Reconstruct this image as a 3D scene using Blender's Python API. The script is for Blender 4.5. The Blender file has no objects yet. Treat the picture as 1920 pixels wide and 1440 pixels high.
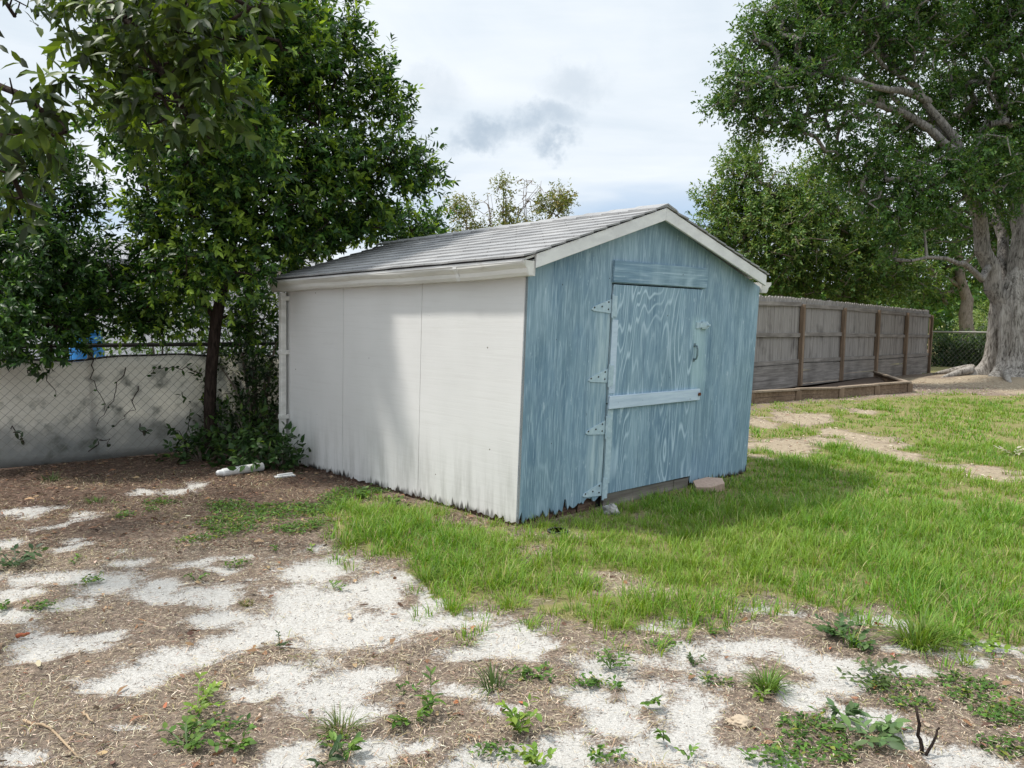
import bpy, math, random
import numpy as np
from mathutils import Vector, Matrix, Euler
rng = np.random.default_rng(11); random.seed(11)
sc = bpy.context.scene; col = sc.collection
# ------------------------------------------------------------------ camera
F, PITCH, ROLL, CH = 1478.76, .0905, .0145, 1.5418
_f = np.array([0, math.cos(PITCH), -math.sin(PITCH)]); _u0 = np.array([0, math.sin(PITCH), math.cos(PITCH)]); _r0 = np.array([1., 0, 0])
_r = math.cos(ROLL)*_r0 + math.sin(ROLL)*_u0; _u = -math.sin(ROLL)*_r0 + math.cos(ROLL)*_u0
CP = np.array([0, 0, CH])
cd = bpy.data.cameras.new('camera'); cam = bpy.data.objects.new('camera', cd); col.objects.link(cam)
cd.sensor_width = 36; cd.lens = F/1920*36; cd.clip_end = 800; cd.clip_start = .05
M3 = Matrix((( _r[0], _u[0], -_f[0]), (_r[1], _u[1], -_f[1]), (_r[2], _u[2], -_f[2])))
cam.matrix_world = Matrix.Translation(CP) @ M3.to_4x4(); sc.camera = cam
def P(px, py, d):                       # world point seen at a photo pixel, d metres deep
    return CP + d*(_f + _r*(px-960)/F - _u*(py-720)/F)
def G(px, py, z=0.):                    # where the pixel's ray meets the ground
    v = _f + _r*(px-960)/F - _u*(py-720)/F
    return CP + v*((z-CH)/v[2])
def pix(X):                             # world -> pixel, depth (arrays)
    D = X - CP; w = D@_f; w2 = np.where(w > .2, w, .2)
    return 960+F*(D@_r)/w2, 720-F*(D@_u)/w2, w
# ------------------------------------------------------------------ shed frame
SO = np.array([.0523, 5.5634, 0]); YAW = .7429
EX = np.array([math.cos(YAW), math.sin(YAW), 0]); EY = np.array([-math.sin(YAW), math.cos(YAW), 0])
W, E = 3.06, 3.58
def shed_ab(x, y): return (x-SO[0])*EX[0]+(y-SO[1])*EX[1], (x-SO[0])*EY[0]+(y-SO[1])*EY[1]
def lean(v):
    a, b, c = v; return (a-.0088*c, b-.0422*c, c-.013*a/3.05-.0741*b/3.66)
# ------------------------------------------------------------------ noise
_lat = rng.random((256, 256))
def vnoise(x, y):
    xi = np.floor(x).astype(int); yi = np.floor(y).astype(int); fx = x-xi; fy = y-yi
    fx = fx*fx*(3-2*fx); fy = fy*fy*(3-2*fy); g = lambda i, j: _lat[(xi+i) & 255, (yi+j) & 255]
    return (g(0,0)*(1-fx)+g(1,0)*fx)*(1-fy)+(g(0,1)*(1-fx)+g(1,1)*fx)*fy
def fbm(x, y, o=4):
    s = 0; a = .5; t = 0
    for k in range(o): s = s+a*vnoise(x*2**k+17*k, y*2**k+31*k); t += a; a *= .5
    return s/t
def sstep(a, b, x): t = np.clip((x-a)/(b-a), 0, 1); return t*t*(3-2*t)
def ground_z(x, y):
    x = np.asarray(x, float); y = np.asarray(y, float); a, b = shed_ab(x, y)
    z = -.02*np.clip(b, 0, 4)*sstep(2.2, .2, a)*sstep(14, 8, y) - .02*np.clip(y-17.5, 0, 8)
    n = fbm(x*1.1+5, y*1.1+9, 3)-.5
    z = z + n*.05*sstep(-.1, .4, np.maximum(np.maximum(-a, a-W), np.maximum(-b, b-E))) + (fbm(x*6, y*6, 3)-.5)*.018
    o = np.hypot(x-13.3, y-20.6); z = z+.16*sstep(3.2, .8, o)
    return z
# ------------------------------------------------------------------ object helpers
def tag(o, label=None, cat=None, group=None, kind=None):
    if label: o['label'] = label
    if cat: o['category'] = cat
    if group: o['group'] = group
    if kind: o['kind'] = kind
    return o
def empty(name, loc=(0,0,0), rz=0.):
    o = bpy.data.objects.new(name, None); o.empty_display_size = .2; o.location = loc; o.rotation_euler = (0,0,rz); col.objects.link(o); return o
def link(name, me, mats, parent=None, smooth=False):
    for m in (mats if isinstance(mats, (list, tuple)) else [mats]): me.materials.append(m)
    if smooth: me.polygons.foreach_set('use_smooth', [True]*len(me.polygons))
    o = bpy.data.objects.new(name, me); col.objects.link(o)
    if parent is not None: o.parent = parent
    return o
class MB:
    def __init__(s): s.v = []; s.f = []; s.m = []; s.tr = None
    def add(s, vs, fs, m=0):
        n = len(s.v); s.v += [tuple(map(float, v)) for v in vs]
        for f in fs: s.f.append(tuple(n+i for i in f)); s.m.append(m)
        return s
    def box(s, lo, hi, m=0, jit=0):
        x0,y0,z0 = lo; x1,y1,z1 = hi
        v = [(x0,y0,z0),(x1,y0,z0),(x1,y1,z0),(x0,y1,z0),(x0,y0,z1),(x1,y0,z1),(x1,y1,z1),(x0,y1,z1)]
        if jit: v = [tuple(c+random.uniform(-jit,jit) for c in p) for p in v]
        return s.add(v, [(0,3,2,1),(4,5,6,7),(0,1,5,4),(1,2,6,5),(2,3,7,6),(3,0,4,7)], m)
    def prism(s, pts, fn0, fn1, m=0):   # outline pts -> two caps through fn0, fn1
        n = len(pts)
        return s.add([fn0(*p) for p in pts]+[fn1(*p) for p in pts], [tuple(range(n)), tuple(range(2*n-1, n-1, -1))]+[(i, n+i, n+(i+1)%n, (i+1)%n) for i in range(n)], m)
    def obox(s, A, B, up, w, h, m=0):   # beam from A to B
        A = np.array(A, float); B = np.array(B, float); d = B-A; d /= np.linalg.norm(d); up = np.array(up, float)
        n = np.cross(d, up); n /= np.linalg.norm(n); u = np.cross(n, d)
        v = [Q+n*i*w/2+u*j*h/2 for Q in (A, B) for i, j in ((-1,-1),(1,-1),(1,1),(-1,1))]
        return s.add(v, [(0,1,2,3),(7,6,5,4),(0,4,5,1),(1,5,6,2),(2,6,7,3),(3,7,4,0)], m)
    def tube(s, pts, rad, n=8, m=0, cap=True, wob=0):
        pts = np.array(pts, float); k = len(pts); rad = np.broadcast_to(rad, (k,)); vs = []
        ref = np.array([0.31, .95, .1])
        for i in range(k):
            t = pts[min(i+1,k-1)]-pts[max(i-1,0)]; t = t/(np.linalg.norm(t)+1e-9)
            a = np.cross(t, ref); a = a/(np.linalg.norm(a)+1e-9); b = np.cross(t, a)
            for j in range(n):
                an = 2*math.pi*j/n; rr = rad[i]*(1+wob*math.sin(j*2.4+i*.3)+wob*.7*math.sin(j*5.1-i*.5))
                vs.append(pts[i]+rr*(math.cos(an)*a+math.sin(an)*b))
        fs = [(i*n+j, i*n+(j+1)%n, (i+1)*n+(j+1)%n, (i+1)*n+j) for i in range(k-1) for j in range(n)]
        if cap: fs += [tuple(range(n-1,-1,-1)), tuple((k-1)*n+j for j in range(n))]
        return s.add(vs, fs, m)
    def build(s, name, mats, parent=None, smooth=False, bevel=0, loc=None):
        v = s.v
        if s.tr: v = [s.tr(p) for p in v]
        if loc is not None: v = [(p[0]-loc[0], p[1]-loc[1], p[2]-loc[2]) for p in v]
        me = bpy.data.meshes.new(name); me.from_pydata(v, [], s.f); me.polygons.foreach_set('material_index', s.m); me.update()
        o = link(name, me, mats, parent, smooth)
        if loc is not None: o.location = loc
        if bevel:
            b = o.modifiers.new('b', 'BEVEL'); b.width = bevel; b.segments = 2; b.limit_method = 'ANGLE'
        return o
def bigmesh(name, V, faces, mat, C=None, parent=None, smooth=False, loc=None):
    """V (N,3); faces list of (M,k) arrays; C (N,3) per-vertex colour"""
    if loc is not None: V = V-np.asarray(loc)
    me = bpy.data.meshes.new(name); me.vertices.add(len(V)); me.vertices.foreach_set('co', np.ascontiguousarray(V, np.float32).ravel())
    idx = np.concatenate([f.ravel() for f in faces]); tot = np.concatenate([np.full(len(f), f.shape[1]) for f in faces])
    me.loops.add(len(idx)); me.loops.foreach_set('vertex_index', idx.astype(np.int32))
    me.polygons.add(len(tot)); st = np.concatenate([[0], np.cumsum(tot)[:-1]])
    me.polygons.foreach_set('loop_start', st.astype(np.int32)); me.polygons.foreach_set('loop_total', tot.astype(np.int32))
    me.update(calc_edges=True)
    if C is not None:
        at = me.color_attributes.new('Col', 'FLOAT_COLOR', 'POINT')
        at.data.foreach_set('color', np.concatenate([C, np.ones((len(C),1))], 1).astype(np.float32).ravel())
    me.validate()
    o = link(name, me, mat, parent, smooth)
    if loc is not None and parent is None: o.location = loc
    return o
def join_arrays(parts):
    V = []; Fq = {}; C = []; n = 0
    for v, fs, c in parts:
        V.append(v); C.append(c)
        for f in fs: Fq.setdefault(f.shape[1], []).append(f+n)
        n += len(v)
    return np.concatenate(V), [np.concatenate(f) for f in Fq.values()], np.concatenate(C)
# ------------------------------------------------------------------ materials
def mat(name):
    m = bpy.data.materials.new(name); m.use_nodes = True; nt = m.node_tree; nt.nodes.clear()
    out = nt.nodes.new('ShaderNodeOutputMaterial'); return m, nt, out
class N:
    def __init__(s, name):
        s.m, s.t, s.out = mat(name)
    def n(s, ty, ins=None, **kw):
        nd = s.t.nodes.new('ShaderNode'+ty)
        for k, v in kw.items(): setattr(nd, k, v)
        for k, v in (ins or {}).items():
            if isinstance(v, bpy.types.NodeSocket): s.t.links.new(v, nd.inputs[k])
            else: nd.inputs[k].default_value = v
        return nd
    def coord(s, sc_=(1,1,1), src='Object', loc=(0,0,0), rot=(0,0,0)):
        tc = s.n('TexCoord'); return s.n('Mapping', {0: tc.outputs[src], 'Scale': sc_, 'Location': loc, 'Rotation': rot}).outputs[0]
    def noise(s, co, scale=1., detail=4., rough=.55, dist=0.):
        return s.n('TexNoise', {'Vector': co, 'Scale': scale, 'Detail': detail, 'Roughness': rough, 'Distortion': dist}).outputs[0]
    def ramp(s, fac, stops, interp='LINEAR'):
        r = s.n('ValToRGB', {0: fac}); cr = r.color_ramp; cr.interpolation = interp
        while len(cr.elements) < len(stops): cr.elements.new(.5)
        for e, (p, c) in zip(cr.elements, stops):
            e.position = p; e.color = (c, c, c, 1) if isinstance(c, (int, float)) else (*c, 1)
        return r.outputs[0]
    def mix(s, fac, a, b, mode='MIX'):
        m = s.n('Mix', data_type='RGBA', blend_type=mode)
        for i, v in ((0, fac), (6, a), (7, b)):
            if isinstance(v, bpy.types.NodeSocket): s.t.links.new(v, m.inputs[i])
            else: m.inputs[i].default_value = v if i == 0 else (*v, 1)
        return m.outputs[2]
    def math(s, op, a, b=0., c=0.):
        m = s.n('Math', {0: a, 1: b, 2: c}, operation=op); return m.outputs[0]
    def mrange(s, v, a, b, c=0., d=1.):
        return s.n('MapRange', {0: v, 1: a, 2: b, 3: c, 4: d}, interpolation_type='SMOOTHSTEP').outputs[0]
    def bump(s, h, st=.3, d=.01):
        return s.n('Bump', {'Height': h, 'Strength': st, 'Distance': d}).outputs[0]
    def fin(s, color, rough=.8, nrm=None, spec=.3, metal=0., trans=0., tcol=None):
        ins = {'Base Color': color if isinstance(color, bpy.types.NodeSocket) else (*color, 1), 'Roughness': rough, 'Specular IOR Level': spec, 'Metallic': metal}
        if nrm is not None: ins['Normal'] = nrm
        p = s.n('BsdfPrincipled', ins); sh = p.outputs[0]
        if trans:
            t = s.n('BsdfTranslucent', {'Color': tcol if tcol is not None else color}); sh = s.n('MixShader', {0: trans, 1: sh, 2: t.outputs[0]}).outputs[0]
        s.t.links.new(sh, s.out.inputs[0]); return s.m
    def sep(s, co): return s.n('SeparateXYZ', {0: co}).outputs
def leaf_mat(name, trans=.35, rough=.42, spec=.35):
    k = N(name); c = k.n('Attribute', attribute_name='Col').outputs[0]
    hs = k.n('HueSaturation', {'Hue': .485, 'Saturation': 1.1, 'Value': 1.5, 'Color': c}).outputs[0]
    return k.fin(c, rough, spec=spec, trans=trans, tcol=hs)
LEAF = leaf_mat('leaf', .35, .42, .3); LEAF_NEAR = leaf_mat('near_leaf', .38, .45, .3); GRASSM = leaf_mat('grass_blade', .3, .5, .25)
def vc_mat(name, rough=.9):
    k = N(name); c = k.n('Attribute', attribute_name='Col').outputs[0]; return k.fin(c, rough, spec=.15)
LITTER = vc_mat('dry_litter')
def bark_mat(name, c0, c1, sc_=(8,8,1.6), bs=.7):
    k = N(name); co = k.coord(sc_); a = k.noise(co, 3, 8, .65, .6); b = k.noise(k.coord((1,1,1)), 2.2, 4)
    c = k.mix(k.ramp(a, [(.38,0.),(.58,1.)]), c0, c1); c = k.mix(k.ramp(b, [(.45,0.),(.7,.45)]), c, tuple(x*1.5 for x in c1))
    return k.fin(c, .95, k.bump(a, bs, .03), .1)
BARK_GREY = bark_mat('grey_bark', (.07,.06,.05), (.35,.325,.295)); BARK_DARK = bark_mat('dark_bark', (.014,.010,.008), (.05,.036,.03), (14,14,3))
BARK_BACKLIT = bark_mat('backlit_bark', (.05,.044,.038), (.27,.25,.23)); BARK_TAN = bark_mat('tan_bark', (.11,.09,.07), (.24,.2,.165))  # limb bark is the grey bark darkened, backlit shade put into its colour
# blue weathered paint on plywood
def blue_mat(name, hinge=True, seed=0., pale=0., horiz=False, contour=18., cath=.6):
    k = N(name); s_ = (1,1,.16) if not horiz else (.16,1,1)
    co = k.coord(s_, loc=(seed, 0, seed)); base = k.noise(co, 2.1, 2.2, .5, .25)
    ln = k.math('PINGPONG', k.math('MULTIPLY', base, contour), 1.)
    fine = k.noise(k.coord((105,105,2.2) if not horiz else (2.,70,70)), 1., 4, .6, .3); mid = k.noise(k.coord((16,16,.9) if not horiz else (.9,16,16), loc=(seed,0,1)), 1., 5, .6, .5)
    blot = k.noise(k.coord((1.6,1.6,1.1), loc=(seed*2,0,0)), 1.6, 4, .55, .4)
    c = k.mix(k.ramp(mid, [(.32,0.),(.68,1.)]), (.112,.20,.285), (.225,.345,.445))
    c = k.mix(k.ramp(blot, [(.4,0.),(.7,.55)]), c, (.20,.30,.345)); big = k.noise(k.coord((3.2,3.2,.7), loc=(seed,1,2)), 1., 5, .65, .5); c = k.mix(k.ramp(big, [(.48,0.),(.72,.65)]), c, (.35,.48,.565))
    lines = k.math('MULTIPLY', k.ramp(ln, [(.66,0.),(.97,1.)]), k.ramp(k.noise(k.coord((5,5,1.2), loc=(seed,3,0)), 1., 3), [(.35,.1),(.62,1.)]))
    c = k.mix(k.math('MINIMUM', k.math('MULTIPLY', lines, cath), .95), c, (.45,.585,.68))
    st = k.ramp(fine, [(.5,0.),(.66,1.)]); c = k.mix(k.math('MULTIPLY', st, .65), c, (.42,.55,.64))
    c = k.mix(k.ramp(fine, [(.24,.6),(.40,0.)]), c, (.07,.15,.2))
    fl = k.noise(k.coord((34,34,7) if not horiz else (7,34,34), loc=(seed,5,seed)), 1., 4, .7); c = k.mix(k.ramp(fl, [(.64,0.),(.70,.75)]), c, (.50,.62,.70)); c = k.mix(k.ramp(fl, [(.27,.7),(.32,0.)]), c, (.06,.11,.14))
    nl = k.n('TexVoronoi', {'Vector': k.coord((2.6,1,2.2), loc=(seed,0,0)), 'Scale': 2.2}).outputs[0]; c = k.mix(k.mrange(nl, .036, .022), c, (.06,.08,.09))
    x, y, z = k.sep(k.coord())
    wob = k.math('MULTIPLY', k.math('SUBTRACT', k.noise(k.coord((6,6,2.2)), 1., 5, .6), .5), .22)
    if hinge:
        xx = k.math('ADD', x, wob); band = k.math('MULTIPLY', k.mrange(xx, .69, .80), k.mrange(xx, 1.01, .95))
        zz = k.mrange(z, 1.62, 1.50); zb = k.mrange(z, .08, .2); band = k.math('MULTIPLY', k.math('MULTIPLY', band, zz), zb)
        patch = k.ramp(k.noise(k.coord((17,17,1.5)), 1., 5, .6), [(.38,.05),(.62,1.)])
        c = k.mix(k.math('MULTIPLY', k.math('MULTIPLY', band, patch), .85), c, (.49,.615,.66))
        b2 = k.math('MULTIPLY', k.math('MULTIPLY', k.mrange(xx, 1.97, 2.03), k.mrange(xx, 2.28, 2.15)), k.math('MULTIPLY', k.mrange(z, 1.56, 1.45), k.mrange(z, .75, 1.0)))
        c = k.mix(k.math('MULTIPLY', b2, .6), c, (.42,.58,.62))
    if pale: c = k.mix(pale, c, (.46,.60,.66))
    # dry rot and bare wood towards the rotten bottom edge
    rot = k.math('ADD', k.math('MULTIPLY', z, 6.), k.math('MULTIPLY', k.noise(k.coord((30,30,2.5)), 1., 5, .7), 1.6))
    c = k.mix(k.mrange(rot, 1.12, .92), c, (.035,.028,.024))
    return k.fin(c, .72, k.bump(k.math('ADD', fine, k.math('MULTIPLY', ln, .5)), .35, .004), .25)
BLUE_WALL = blue_mat('blue_wall_paint', True, 0.3, contour=34., cath=.3); BLUE_DOOR = blue_mat('blue_door_paint', True, 4.7, contour=64., cath=1.25); BLUE_LOW = blue_mat('blue_lower_door_paint', True, 9.1, contour=70., cath=1.25)
BLUE_HEAD = blue_mat('blue_board_paint', False, 2.2, horiz=True, contour=26., cath=.5)
def pale_blue():
    k = N('pale_blue_paint'); a = k.noise(k.coord((3,30,30)), 1., 5, .6)
    c = k.mix(k.ramp(a, [(.35,0.),(.65,1.)]), (.44,.545,.66), (.57,.67,.78)); sp = k.noise(k.coord(), 28, 2); c = k.mix(k.ramp(sp, [(.70,0.),(.74,.8)]), c, (.16,.2,.22))
    return k.fin(c, .7, k.bump(a, .3, .003))
PALE_BLUE = pale_blue()
def iron_paint():
    k = N('painted_iron'); a = k.noise(k.coord(), 30, 4)
    c = k.mix(k.ramp(a, [(.4,0.),(.7,1.)]), (.37,.49,.56), (.49,.61,.67)); return k.fin(c, .55, k.bump(a, .2, .002))
IRON = iron_paint()
HANDLE = None
def white_siding():
    k = N('white_siding_paint'); br = k.noise(k.coord((1,1.3,42)), 1., 5, .65, .5); big = k.noise(k.coord((1,.8,.8)), 1.4, 4)
    c = k.mix(k.ramp(big, [(.35,0.),(.7,1.)]), (.612,.61,.60), (.672,.668,.66))
    c = k.mix(k.ramp(br, [(.3,.25),(.5,0.)]), c, (.52,.51,.49))
    x, y, z = k.sep(k.coord())
    zz = k.math('ADD', z, k.math('MULTIPLY', y, .0203))
    v = k.noise(k.coord((1,9,1.1)), 1., 5, .7); v2 = k.noise(k.coord((1,26,2.6)), 1., 4, .6)
    dirt = k.math('MULTIPLY', k.mrange(zz, .75, .0), k.ramp(v, [(.45,0.),(.68,1.)])); c = k.mix(k.math('MULTIPLY', dirt, .65), c, (.33,.33,.31))
    mould = k.math('ADD', k.math('MULTIPLY', zz, 7.), k.math('MULTIPLY', v2, 1.5)); c = k.mix(k.math('MULTIPLY', k.mrange(mould, 1.3, 1.0), k.ramp(k.noise(k.coord((1,2.6,.3)), 1., 3), [(.40,.1),(.58,1.)])), c, (.03,.028,.025))
    nail = k.n('TexVoronoi', {'Vector': k.coord((1,2.2,2.6)), 'Scale': 1.9}).outputs[0]; c = k.mix(k.mrange(nail, .036, .024), c, (.12,.1,.08))
    return k.fin(c, .6, k.bump(br, .25, .004), .3)
SIDING = white_siding()
def white_trim(name='white_trim_paint', c0=(.62,.62,.62), c1=(.72,.72,.71)):
    k = N(name); a = k.noise(k.coord((4,1,9)), 1.4, 6, .65); c = k.mix(k.ramp(a, [(.38,0.),(.6,1.)]), c0, c1)
    b = k.noise(k.coord((3,2,3)), 3., 5, .7); c = k.mix(k.ramp(b, [(.6,0.),(.75,.45)]), c, (.36,.33,.28)); return k.fin(c, .5, k.bump(b, .1, .003))
TRIM = white_trim(); GUTTER = white_trim('gutter_paint', (.55,.54,.51), (.68,.67,.64))
def shingle_mat():
    k = N('grey_shingles'); co = k.coord(); x, y, z = k.sep(co)
    row = k.math('FLOOR', k.math('DIVIDE', k.math('ABSOLUTE', k.math('SUBTRACT', x, 1.39)), .1425)); row = k.math('ADD', row, k.math('MULTIPLY', k.math('GREATER_THAN', x, 1.39), 40.))
    yy = k.math('ADD', k.math('DIVIDE', y, .305), k.math('MULTIPLY', row, .5)); tab = k.math('FLOOR', yy); fr = k.math('FRACT', yy)
    rnd = k.n('TexWhiteNoise', {'Vector': k.n('CombineXYZ', {0: row, 1: tab}).outputs[0]}, noise_dimensions='2D').outputs[0]
    g = k.noise(co, 260, 2, .7); st = k.noise(k.coord((3,2,1)), 1., 5, .6)
    c = k.mix(rnd, (.275,.278,.285), (.345,.347,.352)); c = k.mix(k.ramp(g, [(.38,0.),(.65,1.)]), k.mix(.4, c, (.08,.08,.08)), c)
    c = k.mix(k.ramp(st, [(.42,0.),(.68,.5)]), c, (.42,.415,.41)); gap = k.math('LESS_THAN', fr, .028); c = k.mix(k.math('MULTIPLY', gap, .5), c, (.08,.08,.08))
    return k.fin(c, .95, k.bump(g, .5, .004), .15)
SHINGLE = shingle_mat()
def wood(name, c0, c1, along=2, k_=1., dark=.5):
    k = N(name); s_ = [26, 26, 26]; s_[along] = 1.3; a = k.noise(k.coord(tuple(s_)), k_, 6, .65, .4); b = k.noise(k.coord(), 1.8, 4)
    c = k.mix(k.ramp(a, [(.32,0.),(.66,1.)]), c0, c1); c = k.mix(k.ramp(b, [(.4,0.),(.7,dark)]), c, tuple(x*.5 for x in c0))
    return k.fin(c, .9, k.bump(a, .5, .006), .15)
PICKET = None
def picket_mat():
    k = N('weathered_pickets'); co = k.coord(); x, y, z = k.sep(co); idn = k.math('FLOOR', k.math('DIVIDE', x, .1446))
    r = k.n('TexWhiteNoise', {'W': idn}, noise_dimensions='1D').outputs[0]
    a = k.noise(k.coord((30,30,1.4)), 1., 6, .65, .4); c = k.mix(k.ramp(a, [(.3,0.),(.68,1.)]), (.15,.135,.125), (.35,.325,.305))
    c = k.mix(r, c, k.mix(.45, c, (.30,.28,.265))); d = k.noise(k.coord((1,1,.8)), 2.5, 4); c = k.mix(k.ramp(d, [(.55,0.),(.72,.5)]), c, (.05,.042,.04))
    return k.fin(c, .92, k.bump(a, .5, .005), .12)
PICKET = picket_mat()
POSTW = wood('brown_post_wood', (.13,.09,.062), (.28,.205,.145)); RAILW = wood('grey_rail_wood', (.15,.133,.12), (.33,.30,.275), 0)
BEDW = wood('brown_bed_timber', (.12,.08,.055), (.27,.195,.135), 0); BEDCAP = wood('bed_cap_timber', (.2,.15,.11), (.34,.275,.21), 0)
SILLW = wood('grey_sill_wood', (.13,.115,.1), (.30,.275,.245), 0); ROTW = wood('rotten_wood', (.05,.03,.022), (.23,.155,.12), 0, 2.)
def plain(name, c, rough=.6, metal=0., var=.25, sc_=6., spec=.3):
    k = N(name); a = k.noise(k.coord(), sc_, 5, .65); cc = k.mix(k.ramp(a, [(.3,0.),(.7,1.)]), tuple(x*(1-var) for x in c), tuple(min(1, x*(1+var*.6)) for x in c))
    return k.fin(cc, rough, k.bump(a, .15, .004), spec, metal)
DARKGAP = plain('gap_shade', (.02,.02,.02), .9); RUST = plain('rust', (.16,.06,.03), .9, 0, .5, 40); WIRE = plain('galvanised_wire', (.3,.29,.26), .6, .3)
RAILM = plain('dark_fence_rail', (.035,.033,.03), .6, .3); PVC = plain('white_plastic', (.66,.66,.65), .4, 0, .12); STONE = plain('pale_rock', (.36,.35,.34), .95, 0, .75, 26); BRICK = plain('pink_paver', (.43,.315,.255), .9, 0, .22, 30)
BLUEB = plain('blue_plastic', (.015,.16,.42), .45, 0, .2); HWALL = plain('white_house_wall', (.74,.75,.76), .7, 0, .06); HROOF = plain('house_roof', (.25,.25,.265), .9, 0, .3, 3); GLASS = plain('window_glass', (.03,.04,.05), .08, 0, .1, 2, .6)
HANDLE = plain('worn_handle_iron', (.17,.24,.27), .5, .3, .4, 30); DRAIN = plain('dark_drain', (.04,.042,.043), .6, 0, .4, 30)
def fabric_mat():
    k = N('fence_fabric'); x, y, z = k.sep(k.coord()); w = k.noise(k.coord((2,1,40)), 1., 5, .6)
    c = k.mix(k.ramp(w, [(.3,0.),(.7,1.)]), (.76,.735,.67), (.86,.84,.78))
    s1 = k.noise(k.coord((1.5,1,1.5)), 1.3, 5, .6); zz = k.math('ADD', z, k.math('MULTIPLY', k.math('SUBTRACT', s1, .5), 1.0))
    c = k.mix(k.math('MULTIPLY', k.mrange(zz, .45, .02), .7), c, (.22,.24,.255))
    c = k.mix(k.ramp(k.noise(k.coord((2,1,2)), 2.4, 5, .6), [(.53,0.),(.68,.8)]), c, (.20,.21,.18))
    return k.fin(c, .85, k.bump(w, .2, .004), .15, trans=.55, tcol=c)
FABRIC = fabric_mat()
# ------------------------------------------------------------------ ground
SAND = [(60,945,60,9),(115,968,75,7),(25,1000,36,10),(135,1017,42,5),(345,903,48,9),(265,913,40,5),(245,1050,45,10),(220,1085,70,20),(365,1053,36,9),(25,1105,50,10),(135,1125,48,13),(300,1102,55,18),(390,1120,62,22),(420,1152,60,18),
 (600,1070,90,24),(580,1130,140,42),(700,1100,55,32),(660,1180,110,38),(520,1165,90,26),(470,1180,50,14),(790,1140,60,16),(880,1165,70,15),(960,1182,70,16),(905,1225,62,16),(1010,1215,40,14),
 (255,1268,95,20),(340,1235,75,20),(425,1205,75,16),(120,1215,95,11),(60,1235,60,10),(190,1190,60,8),(620,1290,95,32),(540,1262,70,22),(465,1285,50,15),(700,1255,60,18),(690,1325,60,20),(560,1415,60,30),(720,1410,55,28),(22,1420,40,12),(240,1360,40,6),
 (1030,1412,100,36),(1150,1365,60,24),(1290,1330,60,40),(1250,1400,100,40),(1100,1315,50,13),(1210,1300,40,18),(1420,1210,85,26),(1580,1262,60,28),(1530,1240,60,20),(1500,1300,60,20),(1610,1330,90,18),(1700,1250,50,12),(1700,1375,60,16),(1620,1165,55,9),(1700,1162,50,9),(1790,1412,40,22),(1450,1150,60,9),(1230,1185,40,8),(860,1290,50,14),(930,1320,40,10),(800,1400,40,16),(1900,1270,30,6),
 (1660,1120,30,5)]
BARE = [(1505,785,60,13),(1470,838,75,16),(1560,830,70,10),(1640,835,70,20),(1590,815,60,10),(1680,850,60,10),(1840,880,110,8),(1760,868,60,6),(1870,895,80,7),(1160,1092,70,26),(1220,1112,40,14),(1000,1040,50,14),(860,975,40,10),(1610,770,40,6),(1900,720,150,18),(1760,716,90,10),(1430,790,40,8),(1430,860,30,8),(1040,1000,50,8)]
def ell(px, py, L, k=1.0):
    m = np.full(px.shape, -1.)
    for (cx, cy, rx, ry) in L:
        sl = -.12 if cx < 700 else (.1 if cx > 1300 else 0.)
        dy = py-cy-sl*(px-cx); m = np.maximum(m, 1-np.sqrt(((px-cx)/rx)**2+(dy/ry)**2))
    return m
def inpoly(px, py, poly):
    ins = np.zeros(px.shape, bool); n = len(poly)
    for i in range(n):
        x0, y0 = poly[i]; x1, y1 = poly[(i+1) % n]
        if y0 == y1: continue
        c = ((y0 > py) != (y1 > py)) & (px < (x1-x0)*(py-y0)/(y1-y0)+x0); ins ^= c
    return ins
GRASS_POLY = [(655,925),(612,985),(640,1020),(740,1042),(770,1085),(850,1120),(860,1150),(960,1140),(1060,1150),(1110,1185),(1180,1190),(1215,1160),(1310,1165),(1400,1140),(1440,1115),(1500,1130),(1560,1150),(1640,1130),(1690,1165),(1720,1215),(1800,1225),(1850,1200),(1920,1215),(2400,1230),(3600,1260),(3600,735),(1920,738),(1700,742),(1400,765),(1395,880),(1300,905),(970,1000),(800,955),(720,930)]
SHADE_PATCH = None
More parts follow.
